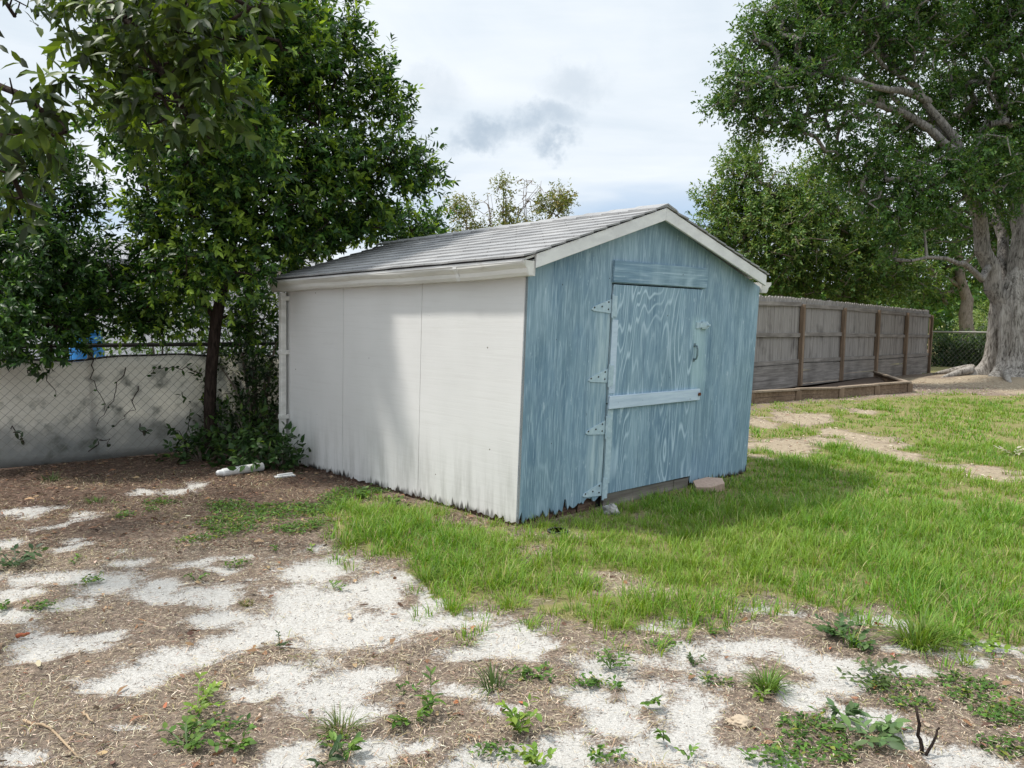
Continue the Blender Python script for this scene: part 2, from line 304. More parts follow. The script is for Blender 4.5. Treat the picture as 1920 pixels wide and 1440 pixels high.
def fields(x, y):
    """sand, grass weights in world ground coordinates"""
    X = np.stack([x, y, np.zeros_like(x)], -1); px, py, w = pix(X)
    sc_ = np.clip(10/np.maximum(w, 1), .3, 4)
    jx = (fbm(x*3+3, y*3+1, 4)-.5)*55*sc_*.5; jy = (fbm(x*3+40, y*3+7, 4)-.5)*34*sc_*.5
    front = w > .8
    sand = np.where(front, ell(px+jx, py+jy, SAND), -1)
    sand = sand*1.12+.03+.16*sstep(1120,1250,py)+np.where(front, (fbm(x*7+2,y*11+5,4)-.5)*.75+(fbm(x*22,y*40,3)-.5)*.8, 0)
    sand = np.where(front & (py > 1000), np.maximum(sand, (fbm(x*2.4+31,y*3.4+12,5)-.625+.05*sstep(800,1100,px)*sstep(1150,1250,py))*6.5), sand)
    jj = [(jx*1.2, jy*1.2)]+[(jx*.8+(fbm(x*q+5*q, y*q+3, 3)-.5)*130*sc_, jy*.8+(fbm(x*q+9, y*q+7*q, 3)-.5)*95*sc_) for q in (5., 9., 14.)]
    g = sum(inpoly(px+a, py+b_, GRASS_POLY).astype(float) for a, b_ in jj)/4*front
    bare = ell(px+jx, py+jy, BARE)*.8+.06+(fbm(x*5+77, y*8+5, 4)-.5)*.9
    gr = g*np.clip(1-2.2*np.clip(bare+.12, 0, 1), 0, 1)
    off = ~((px > -1200) & (px < 3300) & (py < 2600) & front)       # beyond the frame: the same mix by plain noise
    nz = fbm(x*.5+11, y*.5+3, 4); gr = np.where(off, sstep(.48, .56, nz)*(x > .5), gr); sand = np.where(off, (fbm(x*.9, y*.9+50, 4)-.55)*4, sand)
    far = sstep(22, 26, y); gr = gr*(1-far)+far*.8
    bb = np.where(front, np.clip(bare, 0, 1), 0)
    return sand, gr, bb
def axis(lo, a, b, hi, step, gr=1.12):
    v = list(np.arange(a, b, step)); s = step; p = v[-1]
    while p < hi: s *= gr; p += s; v.append(p)
    s = step; p = v[0]; pre = []
    while p > lo: s *= gr; p -= s; pre.append(p)
    return np.array(pre[::-1]+v)
gx = axis(-300, -4.2, 4.2, 300, .028, 1.07); gy = axis(-40, 2.3, 8.6, 420, .026, 1.045)
GX, GY = np.meshgrid(gx, gy); GX = GX.ravel(); GY = GY.ravel(); sa, gr_, bb_ = fields(GX, GY); GZ = ground_z(GX, GY)
GZ = GZ - .012*sstep(-.1, .4, sa)
nx, ny = len(gx), len(gy); ii = (np.arange(ny-1)[:,None]*nx+np.arange(nx-1)[None]).ravel()
gf = np.stack([ii, ii+1, ii+1+nx, ii+nx], 1)
def ground_mat():
    k = N('yard_ground'); a = k.n('Attribute', attribute_name='Col'); s_ = k.sep(a.outputs[0]); sand, gr = s_[0], s_[1]; both = s_[2]; x_, y_, z_ = k.sep(k.coord()); bare = k.math('MULTIPLY', k.math('MULTIPLY', both, 2.2), k.math('GREATER_THAN', x_, -.2)); shade_mulch = k.math('MULTIPLY', k.math('MULTIPLY', both, 2.), k.math('LESS_THAN', x_, -.2))
    co = k.coord(); n1 = k.noise(co, 3.5, 8, .7, .3); n2 = k.noise(co, 18, 6, .7); n3 = k.noise(co, 90, 4, .7); fib = k.noise(k.coord((34,110,1), rot=(0,0,.5)), 1., 5, .7, 1.2); fib2 = k.noise(k.coord((120,30,1), rot=(0,0,.9)), 1., 5, .7, 1.5)
    mulch = k.mix(k.ramp(n2, [(.3,0.),(.7,1.)]), (.12,.092,.073), (.255,.20,.157)); mulch = k.mix(k.ramp(fib, [(.5,0.),(.66,1.)]), mulch, (.37,.30,.225)); mulch = k.mix(k.ramp(fib2, [(.52,0.),(.7,.9)]), mulch, (.27,.21,.16))
    mulch = k.mix(k.ramp(n1, [(.52,0.),(.68,.65)]), mulch, (.085,.07,.06)); 
    mulch = k.mix(k.math('MULTIPLY', shade_mulch, .75), mulch, k.mix(k.ramp(n2, [(.35,0.),(.65,1.)]), (.045,.028,.022), (.125,.078,.056)))  # painted shade: mulch turned dark reddish brown near the left fence
    sandc = k.mix(k.ramp(n3, [(.3,0.),(.62,1.)]), (.37,.352,.325), (.53,.512,.48)); sandc = k.mix(k.ramp(n2, [(.6,0.),(.74,.8)]), sandc, (.22,.18,.15))
    sandc = k.mix(k.ramp(k.noise(co, 60, 5, .75), [(.62,0.),(.68,.9)]), sandc, (.08,.065,.055))
    f = k.math('ADD', sand, k.math('ADD', k.math('MULTIPLY', k.math('SUBTRACT', n1, .5), .7), k.math('MULTIPLY', k.math('SUBTRACT', n2, .5), 1.1)))
    f = k.math('ADD', f, k.math('ADD', k.math('MULTIPLY', k.math('SUBTRACT', n3, .5), 1.2), k.math('MULTIPLY', k.math('SUBTRACT', fib, .5), 1.0)))
    c = k.mix(k.mrange(f, .30, .80), mulch, sandc)
    soil = k.mix(k.ramp(n2, [(.35,0.),(.65,1.)]), (.15,.135,.06), (.25,.23,.10)); c = k.mix(k.mrange(k.math('ADD', gr, k.math('MULTIPLY', k.math('SUBTRACT', n2, .5), .6)), .3, .7), c, soil)
    dry = k.mix(k.ramp(fib, [(.35,0.),(.6,1.)]), (.2,.16,.11), (.42,.35,.255)); c = k.mix(k.math('MULTIPLY', k.mrange(k.math('ADD', bare, k.math('MULTIPLY', k.math('SUBTRACT', n2, .5), .5)), .05, .35), .9), c, dry)
    h = k.math('ADD', k.math('MULTIPLY', n2, .6), k.math('ADD', k.math('MULTIPLY', n3, .3), k.math('MULTIPLY', fib, .3)))
    return k.fin(c, .97, k.bump(h, .8, .03), .08)
GPX, GPY, GPW = pix(np.stack([GX, GY, 0*GX], 1)); dk = sstep(1075, 930, GPY+.10*GPX+(fbm(GX*1.6+3, GY*1.6, 4)-.5)*160)*(GPW > 1)*sstep(900, 650, GPX)  # zone by the left fence where shade is painted into the mulch colour
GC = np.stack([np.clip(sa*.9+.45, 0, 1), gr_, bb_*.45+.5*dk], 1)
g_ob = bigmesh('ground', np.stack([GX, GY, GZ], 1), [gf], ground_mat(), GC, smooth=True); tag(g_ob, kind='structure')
# ------------------------------------------------------------------ blades and litter
def in_shed(x, y, m=.0):
    a, b = shed_ab(x, y); return (a > -m) & (a < W+m) & (b > -m) & (b < E+m)
def blades(x, y, h, wd, ang, lean_, C, z0=None, seg=3, curl=.5):
    n = len(x); z = ground_z(x, y) if z0 is None else z0
    d = np.stack([np.cos(ang), np.sin(ang), np.zeros(n)], 1); s = np.stack([-np.sin(ang), np.cos(ang), np.zeros(n)], 1)
    base = np.stack([x, y, z-.004], 1); V = []; t_prev = 0
    pos = base.copy(); th = lean_.copy(); L = h/seg; rows = []
    for i in range(seg+1):
        wv = wd*(1-.92*(i/seg)**1.6)/2
        if i < seg: rows.append((pos-s*wv[:,None], pos+s*wv[:,None]))
        else: rows.append((pos.copy(),))
        pos = pos+(d*np.sin(th)[:,None]+np.array([0,0,1.])*np.cos(th)[:,None])*L[:,None]; th = th+curl*(.4+lean_)
    k = 2*seg+1; V = np.empty((n, k, 3))
    for i in range(seg): V[:,2*i] = rows[i][0]; V[:,2*i+1] = rows[i][1]
    V[:,k-1] = rows[seg][0]; b0 = (np.arange(n)*k)[:,None]
    q = np.concatenate([b0+np.array([2*i, 2*i+1, 2*i+3, 2*i+2]) for i in range(seg-1)]); t = b0+np.array([k-3, k-2, k-1])
    shade = np.linspace(.8, 1.12, k)[None,:,None]*0+1
    return V.reshape(-1, 3), [q, t], (np.repeat(C[:,None], k, 1)*shade).reshape(-1, 3)
def pick(pal, n, p=None, var=.25):
    pal = np.array(pal, float); i = rng.choice(len(pal), n, p=p); c = pal[i]*(1+var*(rng.random((n,1))*2-1)); return np.clip(c*(1+.08*(rng.random((n,3))*2-1)), 0, 1)
GREEN = [(.080,.19,.018),(.12,.25,.026),(.175,.295,.036),(.26,.31,.07),(.40,.345,.18)]
parts = []
def grass_zone(x0, x1, y0, y1, dens, hmin, hmax, wd, per, spread):
    n = int((x1-x0)*(y1-y0)*dens/per); cx = rng.uniform(x0, x1, n); cy = rng.uniform(y0, y1, n)
    px_, py_, w_ = pix(np.stack([cx, cy, 0*cx], 1)); _, g, b = fields(cx, cy)
    vis = (px_ > -80) & (px_ < 2900) & (w_ > 1)
    pat = np.where(cy > 8.5, sstep(.30, .52, fbm(cx*.55+14, cy*.8+22, 4))*.75+.25, 1)
    keep = vis & (rng.random(n) < pat*g*np.clip(.35+1.3*fbm(cx*1.7+2, cy*1.7, 3), .2, 1)) & ~in_shed(cx, cy, .02); cx, cy = cx[keep], cy[keep]
    hs = (hmin+(hmax-hmin)*np.clip((fbm(cx*1.3+8, cy*1.3+4, 3)-.3)*2.2, 0, 1))*rng.uniform(.65, 1.3, len(cx))*(.55+.45*g[keep])
    tone = np.clip((fbm(cx*.8+70, cy*.8+20, 3)-.35)*3, 0, 1)
    X = np.repeat(cx, per); Y = np.repeat(cy, per); n = len(X); a = rng.uniform(0, 6.283, n); r = spread*np.sqrt(rng.random(n))
    X = X+np.cos(a)*r; Y = Y+np.sin(a)*r; ok = ~in_shed(X, Y, .01)
    H = np.repeat(hs, per)*rng.uniform(.5, 1.15, n); T = np.repeat(tone, per)
    C = pick(GREEN, n, [.28,.36,.22,.09,.05]); C = C*(1-.35*T[:,None])+np.array([.24,.31,.05])*(.35*T[:,None])
    le = np.clip(.15+.8*rng.random(n)**1.5*(.4+r/spread*.6), .05, 1.1)
    return [p for p in [blades(X[ok], Y[ok], H[ok], wd*rng.uniform(.7, 1.3, n)[ok], a[ok]+rng.normal(0,.5,n)[ok], le[ok], C[ok])]]
parts += grass_zone(-2.2, 6.2, 3.3, 6.3, 5200, .07, .17, .0050, 18, .055)
parts += grass_zone(-1.6, 9.5, 6.3, 9.5, 3000, .07, .14, .0065, 18, .07)
parts += grass_zone(2.0, 16, 9.5, 15, 850, .05, .10, .011, 16, .12)
parts += grass_zone(4.0, 24, 15, 24, 380, .05, .10, .017, 14, .18)
V, Fc, C = join_arrays(parts); tag(bigmesh('grass', V, Fc, GRASSM, C), 'bright green unmown grass around the shed and across the yard', 'grass', kind='stuff')
# dry litter: chips, straw
def chips(n, x0, x1, y0, y1, lmin, lmax, wmin, wmax, pal, pr, prob):
    x = rng.uniform(x0, x1, n); y = rng.uniform(y0, y1, n); sa, g, b = fields(x, y); ok = (rng.random(n) < prob(sa, g, b, x, y)) & ~in_shed(x, y, .02)
    px_, py_, w_ = pix(np.stack([x, y, 0*x], 1)); ok &= (px_ > -600) & (px_ < 2600) & (py_ < 1800); x = x[ok]; y = y[ok]; n = len(x)
    L = rng.uniform(lmin, lmax, n)*rng.uniform(.5, 1, n); w = rng.uniform(wmin, wmax, n); a = rng.uniform(0, 6.283, n); ti = rng.normal(0, .16, n); z = ground_z(x, y)-.012*sstep(-.1,.4,sa[ok])+.004+rng.random(n)*.012
    d = np.stack([np.cos(a)*np.cos(ti), np.sin(a)*np.cos(ti), np.sin(ti)], 1)*(L/2)[:,None]; ro = rng.normal(0, .5, n)
    s = np.stack([-np.sin(a)*np.cos(ro), np.cos(a)*np.cos(ro), np.sin(ro)], 1)*(w/2)[:,None]; c = np.stack([x, y, z], 1); bow = np.stack([0*x, 0*x, L*rng.uniform(0,.14,n)], 1)
    sb = s*.0+np.stack([-np.sin(a), np.cos(a), 0*a], 1)*(L*rng.normal(0,.12,n))[:,None]
    V = np.stack([c-d-s*.4, c-d+s*.4, c+bow+sb+s, c+bow+sb-s, c+d+s*.4, c+d-s*.4], 1); b0 = (np.arange(n)*6)[:,None]
    q = np.concatenate([b0+np.array([0,1,2,3]), b0+np.array([3,2,4,5])]); C = pick(pal, n, pr, .3)
    return V.reshape(-1,3), [q], np.repeat(C, 6, 0)
brown = [(.22,.168,.13),(.35,.28,.20),(.48,.41,.30),(.11,.083,.066),(.60,.52,.41),(.24,.11,.065)]
pb = lambda sa, g, b, x, y: np.clip(.95-1.5*np.clip(sa+.12, 0, 1), .10, 1)*np.clip(1-g*1.4, .0, 1)
litter = [chips(210000, -3.4, 3.4, 2.2, 5.2, .010, .040, .0014, .0035, brown, [.3,.25,.14,.22,.05,.04], pb), chips(90000, -5.2, 2.0, 5.0, 9.0, .02, .06, .0025, .0055, [(.14,.09,.068),(.21,.145,.105),(.30,.22,.155),(.065,.045,.036),(.40,.32,.24),(.19,.085,.05)], [.34,.24,.1,.24,.03,.05], pb),  # second chip set darkened to carry the painted shade by the fence
 chips(900, -2.6, 2.6, 2.4, 6.0, .03, .07, .012, .024, [(.2,.11,.065),(.3,.2,.12),(.11,.07,.05),(.32,.12,.06),(.42,.34,.25)], [.3,.25,.3,.05,.1], pb), chips(1300, -5.2, 1.2, 5.0, 9.0, .03, .08, .012, .028, [(.2,.11,.065),(.3,.2,.12),(.11,.07,.05)], None, pb),
 chips(30000, 1.5, 12, 7, 20, .03, .1, .004, .01, brown, None, lambda sa, g, b, x, y: np.clip(1-g, 0, 1)*.9)]
litter.append(chips(60000, -4.5, 2.6, 2.4, 7.5, .006, .022, .002, .005, [(.13,.10,.08),(.22,.17,.13),(.07,.055,.045)], None, lambda sa, g, b, x, y: np.clip(sa*2, 0, .55)*sstep(.3,.6,fbm(x*6,y*6,3))))
n = 60000; x = rng.uniform(-4.5, 2.6, n); y = rng.uniform(2.4, 7.8, n); sa_, g_, b_ = fields(x, y); px_, py_, w_ = pix(np.stack([x, y, 0*x], 1))
ok = (rng.random(n) < sstep(.42, .62, fbm(x*2.1+61, y*2.1+7, 4))*np.clip(.8-2*sa_, .04, 1)*np.clip(1-g_, 0, 1)) & ~in_shed(x, y, .03) & (px_ > -500) & (px_ < 2500) & (py_ < 1700); x, y = x[ok], y[ok]; n = len(x)
litter.append(blades(x, y, rng.uniform(.04,.13,n), rng.uniform(.002,.0038,n), rng.uniform(0,6.28,n), rng.uniform(.9,1.45,n), pick([(.42,.345,.23),(.32,.25,.165),(.5,.43,.31),(.24,.2,.1),(.2,.22,.06)], n, [.3,.3,.15,.15,.1])))
V, Fc, C = join_arrays(litter); tag(bigmesh('leaf_litter', V, Fc, LITTER, C), 'brown dead leaves, chips and dry thatch strewn over the sandy ground', 'leaf litter', kind='stuff')
# low creeping ground cover: small flat leaves
def tri_leaves(pos, dirs, ups, L, w, C, fold=.2, droop=.25, detailed=True):
    n = len(pos); d = dirs/np.linalg.norm(dirs, axis=1, keepdims=True); s = np.cross(d, ups); s /= np.linalg.norm(s, axis=1, keepdims=True)+1e-9; u = np.cross(s, d)
    L = np.broadcast_to(L, (n,))[:,None]; w = np.broadcast_to(w, (n,))[:,None]
    if detailed:
        T = [(0,0,0),(-.42,.3,fold*.42),(0,.32,0),(.42,.3,fold*.42),(-.38,.66,fold*.3-droop*.3),(0,.68,-droop*.35),(.38,.66,fold*.3-droop*.3),(0,1,-droop)]
        tri = [(0,2,1),(0,3,2),(4,5,7),(5,6,7)]; quad = [(1,2,5,4),(2,3,6,5)]
    else:
        T = [(0,0,0),(-.5,.5,fold*.4),(0,1,-droop),(.5,.5,fold*.4)]; tri = [(0,2,1),(0,3,2)]; quad = []
    k = len(T); V = np.stack([pos+s*(a*w)+d*(b*L)+u*(c*np.where(True, L, w)*.5) for a, b, c in T], 1); b0 = (np.arange(n)*k)
    fs = [np.concatenate([b0[:,None]+np.array(t) for t in tri])]
    if quad: fs.append(np.concatenate([b0[:,None]+np.array(q) for q in quad]))
    return V.reshape(-1,3), fs, np.repeat(C, k, 0)
COVER = [(560,985,60,14),(420,940,50,12),(690,985,40,10),(300,935,40,8),(240,955,30,7),(330,760,5,5),(1000,1275,50,12),(760,1290,30,8),(1250,1215,50,12),(620,1390,40,14),(400,1360,70,14),(1820,1290,80,16),(1700,1320,60,14),(1880,1400,60,20),(1150,1420,50,16),(930,1410,50,14),(440,1060,30,7),(160,1085,30,8),(80,1140,40,8),(370,1010,50,8),(1120,1290,60,10),(440,975,75,28),(560,950,80,22),(620,940,40,16),(500,945,60,14),(1520,1375,75,40),(1470,1420,60,30),(1560,1410,60,30),(1420,1420,40,12),(1640,1290,40,14),(1880,1340,60,24),(1820,1310,60,12),(640,925,50,12),(700,915,40,10),(180,930,40,12),(1690,1290,60,12),(1330,1280,40,10)]
n = 150000; x = rng.uniform(-3.2, 2.4, n); y = rng.uniform(2.4, 7.3, n); px_, py_, w_ = pix(np.stack([x, y, 0*x], 1)); m = ell(px_+(fbm(x*5,y*5,3)-.5)*40, py_+(fbm(x*5+9,y*5,3)-.5)*24, COVER)
ok = (rng.random(n) < np.clip(m*3.0, 0, .95)) & ~in_shed(x, y, .02); x, y = x[ok], y[ok]; n = len(x); a = rng.uniform(0, 6.28, n)
pos = np.stack([x, y, ground_z(x, y)+.004+.03*rng.random(n)**2], 1); dr = np.stack([np.cos(a), np.sin(a), rng.normal(.25,.3,n)], 1); up = np.tile([0,0,1.], (n,1))+rng.normal(0,.25,(n,3))
V, Fc, C = tri_leaves(pos, dr, up, rng.uniform(.018,.038,n), rng.uniform(.009,.018,n), pick([(.06,.13,.02),(.095,.185,.03),(.045,.10,.02),(.19,.22,.04)], n, [.36,.36,.2,.08]), detailed=False)
tag(bigmesh('ground_cover', V, Fc, GRASSM, C), 'low creeping green weeds matted over the bare soil', 'ground cover', kind='stuff')
# ------------------------------------------------------------------ the shed
shed = empty('garden_shed', tuple(SO), YAW); tag(shed, 'weathered garden shed with blue front, white side wall and grey shingle roof', 'shed')
def SB(): b = MB(); b.tr = lean; return b
AP = 1.39; SL, SR = .318, .287; RZ = 2.29    # ridge position, roof slopes left/right, wall apex height under the rake boards
def roof_under(a): return RZ-SL*(AP-a) if a < AP else RZ-SR*(a-AP)
# side wall: three plywood sheets
b = SB()
for b0, b1 in ((.0, 1.2175), (1.2225, 2.4375), (2.4425, E)):
    pts = [(b0, 1.86)]; k = int((b1-b0)/.022)
    for i in range(k+1):
        t = b0+(b1-b0)*i/k; pts.append((t, .018+random.uniform(0, .022)+(.03 if random.random() < .12 else 0)))
    pts.append((b1, 1.86))
    b.prism(pts, lambda u, v: (0, u, v), lambda u, v: (.014, u, v))
sw = b.build('side_wall', SIDING, shed); sw['label'] = 'white plywood side wall in three sheets'
# front wall with door opening, rotten lower edge
D0, D1, DZ, DT = .905, 2.115, .112, 1.782
pts = [(0, roof_under(0)+.02), (0, .03)]
for i in range(1, 44):
    t = i/44*.85; lift = .035+.05*sstep(.25,.7,t); pts.append((t, lift+random.uniform(-.03, .03)+(.05 if random.random() < .15 else 0)))
pts += [(.875,.10),(.89,.16),(D0,.17),(D0, DT), (D1, DT), (D1, .045)]
for i in range(1, 30): pts.append((D1+(W-D1)*i/30, .03+random.uniform(-.012,.015)))
pts += [(W,.035),(W, roof_under(W)+.02),(AP, RZ+.06)]
b = SB(); b.prism(pts, lambda u, v: (u, 0, v), lambda u, v: (u, .016, v)); fw = b.build('front_wall', BLUE_WALL, shed); fw['label'] = 'blue weathered plywood gable wall with rotten bottom edge'
b = SB(); b.box((W-.016, .02, .03), (W, E, 1.84)); b.build('right_wall', SIDING, shed)
b = SB(); b.prism([(.02,.02),(W-.02,.02),(W-.02,1.84),(AP,2.34),(.02,1.84)], lambda u, v: (u, E-.016, v), lambda u, v: (u, E, v)); b.build('back_wall', SIDING, shed)
b = SB(); b.box((.02,.035,-.06),(.88,.10,.10)); b.box((.004,.02,-.05),(.03,.036,.14))
for i in range(16): t = random.uniform(.03,.80); b.box((t,.018,-.02),(t+random.uniform(.03,.12),.036,random.uniform(.02,.075)), jit=.008)
b.build('sill_beam', ROTW, shed)
b = SB(); b.box((2.10,.035,-.06),(W-.02,.1,.1)); b.build('sill_beam', ROTW, shed)
b = SB(); b.box((.02,.11,-.06),(.07,E-.05,.12)); b.build('sill_beam', ROTW, shed)
b = SB(); b.box((.94,.002,-.05),(1.31,.04,.108)); b.build('threshold_board', SILLW, shed, bevel=.004)
b = SB(); b.box((1.315,.006,-.05),(1.88,.04,.104)); b.build('threshold_board', SILLW, shed, bevel=.004)
b = SB(); b.box((1.885,.004,-.05),(2.10,.04,.10)); b.build('threshold_board', SILLW, shed, bevel=.004)
b = SB(); b.box((.90,.05,-.02),(2.2,.06,1.9)); b.build('gap_shade_sheet', DARKGAP, shed)  # added near-black sheet, stands in for the shade inside the door gaps
# doors
def door(name, z0, z1, m, label):
    b = SB(); b.box((.918, -.012, z0), (2.105, .012, z1)); d = b.build(name, m, shed, bevel=.003); d['label'] = label; return d
up_d = door('door', .845, 1.772, BLUE_DOOR, 'upper half of the blue stable door'); lo_d = door('door', DZ, .838, BLUE_LOW, 'lower half of the blue stable door')
b = SB(); b.box((.912,-.034,.800),(2.135,-.013,.905), jit=.004); b.build('cross_bar', PALE_BLUE, up_d, bevel=.003)
b = SB(); b.box((.916,-.0155,.925),(.985,-.0125,1.50)); b.build('edge_strip', PALE_BLUE, up_d)
b = SB(); b.box((.916,-.0155,.20),(.98,-.0125,.79)); b.build('edge_strip', IRON, lo_d)
b = SB(); b.tube([(2.115,-.036,.855),(2.115,-.05,.855)], .016, 8); b.build('rusty_bolt', RUST, up_d)
b = SB(); b.box((D0-.005,-.024,1.787),(D1+.035,-.001,1.955)); b.build('header_board', BLUE_HEAD, shed, bevel=.004)
def hinge(z, par, flip):
    b = SB(); h0, h1 = (-.02,.075) if not flip else (-.02,.075)
    st = [(D0-.002, h1), (D0-.002, h0-.015), (D0-.20, h0), (D0-.225, h0+.012), (D0-.205, h0+.032)]
    b.prism([(u, z+v) for u, v in st], lambda u, v: (u, -.006, v), lambda u, v: (u, -.001, v))
    b.box((.916,-.021,z-.06),(.955,-.0165,z+.10)); b.tube([(.91,-.014,z-.07),(.91,-.014,z+.11)], .009, 8)
    s = b
    for u, v in ((D0-.195,.006),(D0-.11,.015),(D0-.035,-.005),(D0-.035,.05)): s.tube([(u,-.006,z+v),(u,-.0095,z+v)], .007, 7, 1)
    s.build('hinge', [IRON, DRAIN], par)
for z, par in ((1.585, up_d), (1.045, up_d), (.635, lo_d), (.14, lo_d)): hinge(z, par, False)
b = SB(); b.tube([(2.035,-.012,1.285),(2.035,-.038,1.28),(2.035,-.046,1.25),(2.035,-.046,1.20),(2.035,-.038,1.17),(2.035,-.012,1.165)], .0085, 8); b.box((2.020,-.016,1.275),(2.050,-.0125,1.305)); b.box((2.020,-.016,1.145),(2.050,-.0125,1.175)); b.build('handle', HANDLE, up_d, smooth=False)
b = SB(); b.box((2.035,-.02,1.435),(2.100,-.0125,1.49)); b.box((2.080,-.026,1.442),(2.212,-.0205,1.484)); b.tube([(2.195,-.026,1.463),(2.195,-.05,1.463)], .011, 8); b.box((2.122,-.02,1.43),(2.205,-.001,1.495)); b.build('latch', IRON, up_d)
# roof: overlapping courses
b = SB(); RT = .108
def roof_pt(s, a_off): pass
for side in (-1, 1):
    sl = SL if side < 0 else SR; L = AP+.145 if side < 0 else W-AP-.055; n = int(L/.1425)+1
    for i in range(n):
        d0 = i*.1425; d1 = min((i+1)*.1425, L)+(.0 if i == n-1 else .004)
        z0 = RZ+RT-sl*d0+.006; z1 = RZ+RT-sl*d1+.017
        a0, a1 = AP+side*d0, AP+side*d1; kk = 26; ys = np.linspace(-.118-.004*(i % 2), E+.12, kk); w0 = [random.uniform(-.003,.003) for _ in ys]
        vs = [];
        for j, t in enumerate(ys): vs += [(a0, t, z0), (a1+side*w0[j], t, z1+w0[j]*.8), (a1+side*w0[j], t, z1-.014+w0[j]*.8), (a0, t, z0-.012)]
        fs = []
        for j in range(kk-1):
            for q in range(4): r_ = (q+1) % 4; fs.append((j*4+q, j*4+r_, j*4+4+r_, j*4+4+q) if side > 0 else (j*4+q, j*4+4+q, j*4+4+r_, j*4+r_))
        fs += [(0,1,2,3), tuple((kk-1)*4+q for q in (3,2,1,0))]; b.add(vs, fs)
roof = b.build('roof', SHINGLE, shed)
b = SB()
for i in range(14):
    y0 = -.122+i*.285; y1 = y0+.30; zt = RZ+RT
    for side, sl in ((-1, SL), (1, SR)):
        q = .125*side; b.add([(AP, y0, zt+.022), (AP+q, y0, zt-sl*.125+.018), (AP+q, y1, zt-sl*.125+.027), (AP, y1, zt+.031), (AP, y0, zt+.008), (AP+q, y0, zt-sl*.125+.005), (AP+q, y1, zt-sl*.125+.012), (AP, y1, zt+.014)],
            [(0,1,2,3),(4,7,6,5),(0,4,5,1),(1,5,6,2),(2,6,7,3)] if side < 0 else [(3,2,1,0),(5,6,7,4),(1,5,4,0),(2,6,5,1),(3,7,6,2)])
b.build('ridge_cap', SHINGLE, roof)
b = SB()
for side in (-1, 1):
    sl = SL if side < 0 else SR; e = AP+.135 if side < 0 else W-AP-.06
    b.prism([(AP, RZ+RT-.014), (AP+side*e, RZ+RT-.014-sl*e), (AP+side*e, RZ+RT-.03-sl*e), (AP, RZ+RT-.03)], lambda u, v: (u, -.09, v), lambda u, v: (u, E+.10, v))
b.build('roof_deck', TRIM, roof)
for side in (-1, 1):
    sl = SL if side < 0 else SR; e = AP+.02 if side < 0 else W-AP-.08; b = SB(); st = .0 if side < 0 else .0015
    b.prism([(AP+side*st, RZ), (AP+side*st, RZ+RT-.012), (AP+side*e, RZ+RT-.012-sl*e), (AP+side*e, RZ-sl*e)], lambda u, v: (u, -.11, v), lambda u, v: (u, -.088, v))
    b.build('rake_board', TRIM, shed, bevel=.003)
b = SB(); b.box((-.028,-.085,1.79),(-.003,E+.08,1.90)); b.build('fascia_board', TRIM, shed)
def gutter(a0, sgn, zb, name_lab, b0, b1, sag):
    kx = 1.0 if sag else 1.7
    prof = [(0,.10),(0,0),(.052,0),(.066,.022),(.072,.05),(.092,.072),(.10,.085),(.10,.104),(.092,.104),(.092,.09),(.066,.054),(.058,.026),(.049,.004),(.004,.004),(.004,.10)]
    prof = [(p*kx, q) for p, q in prof]; b = SB(); k = 40; vs = []; npf = len(prof)
    for i in range(k+1):
        t = b0+(b1-b0)*i/k; dz = sag*(-.007*math.sin(i*.16)+.002*math.sin(i*.63+1)); da = sag*.003*math.sin(i*.4)
        vs += [(a0+sgn*(p+da), t, zb+q+dz) for p, q in prof]
    fs = [(i*npf+j, i*npf+(j+1)%npf, (i+1)*npf+(j+1)%npf, (i+1)*npf+j) for i in range(k) for j in range(npf)]; b.add(vs, fs)
    for t in (b0+.002, b1-.004): b.prism(prof[:8], lambda u, v, t=t: (a0+sgn*u, t, zb+v), lambda u, v, t=t: (a0+sgn*u, t+.003, zb+v))
    g = b.build('gutter', GUTTER, shed)
    if sag:
        s = SB(); t = .62
        s.prism([(.054,-.003),(.069,.022),(.075,.05),(.095,.072),(.103,.085),(.103,.107),(.10,.107)], lambda u, v: (a0-u-.001, t, zb+v-.006), lambda u, v: (a0-u-.001, t+.012+.03, zb+v-.006)); s.build('gutter_joint', TRIM, g)
    return g
g1 = gutter(-.03, -1, 1.788, '', -.105, E+.14, 1.); g2 = gutter(W+.004, 1, 1.775, '', -.02, E+.1, 0)
b = SB(); q = E-.04
b.box((-.088,q-.03,-.02),(-.03,q+.03,1.78)); dp = b.build('downpipe', GUTTER, shed, bevel=.008)
for z in (1.15, .48, 1.70):
    s = SB(); s.box((-.094,q-.036,z),(-.0,q+.036,z+.045)); s.build('pipe_strap', GUTTER, dp, bevel=.004)
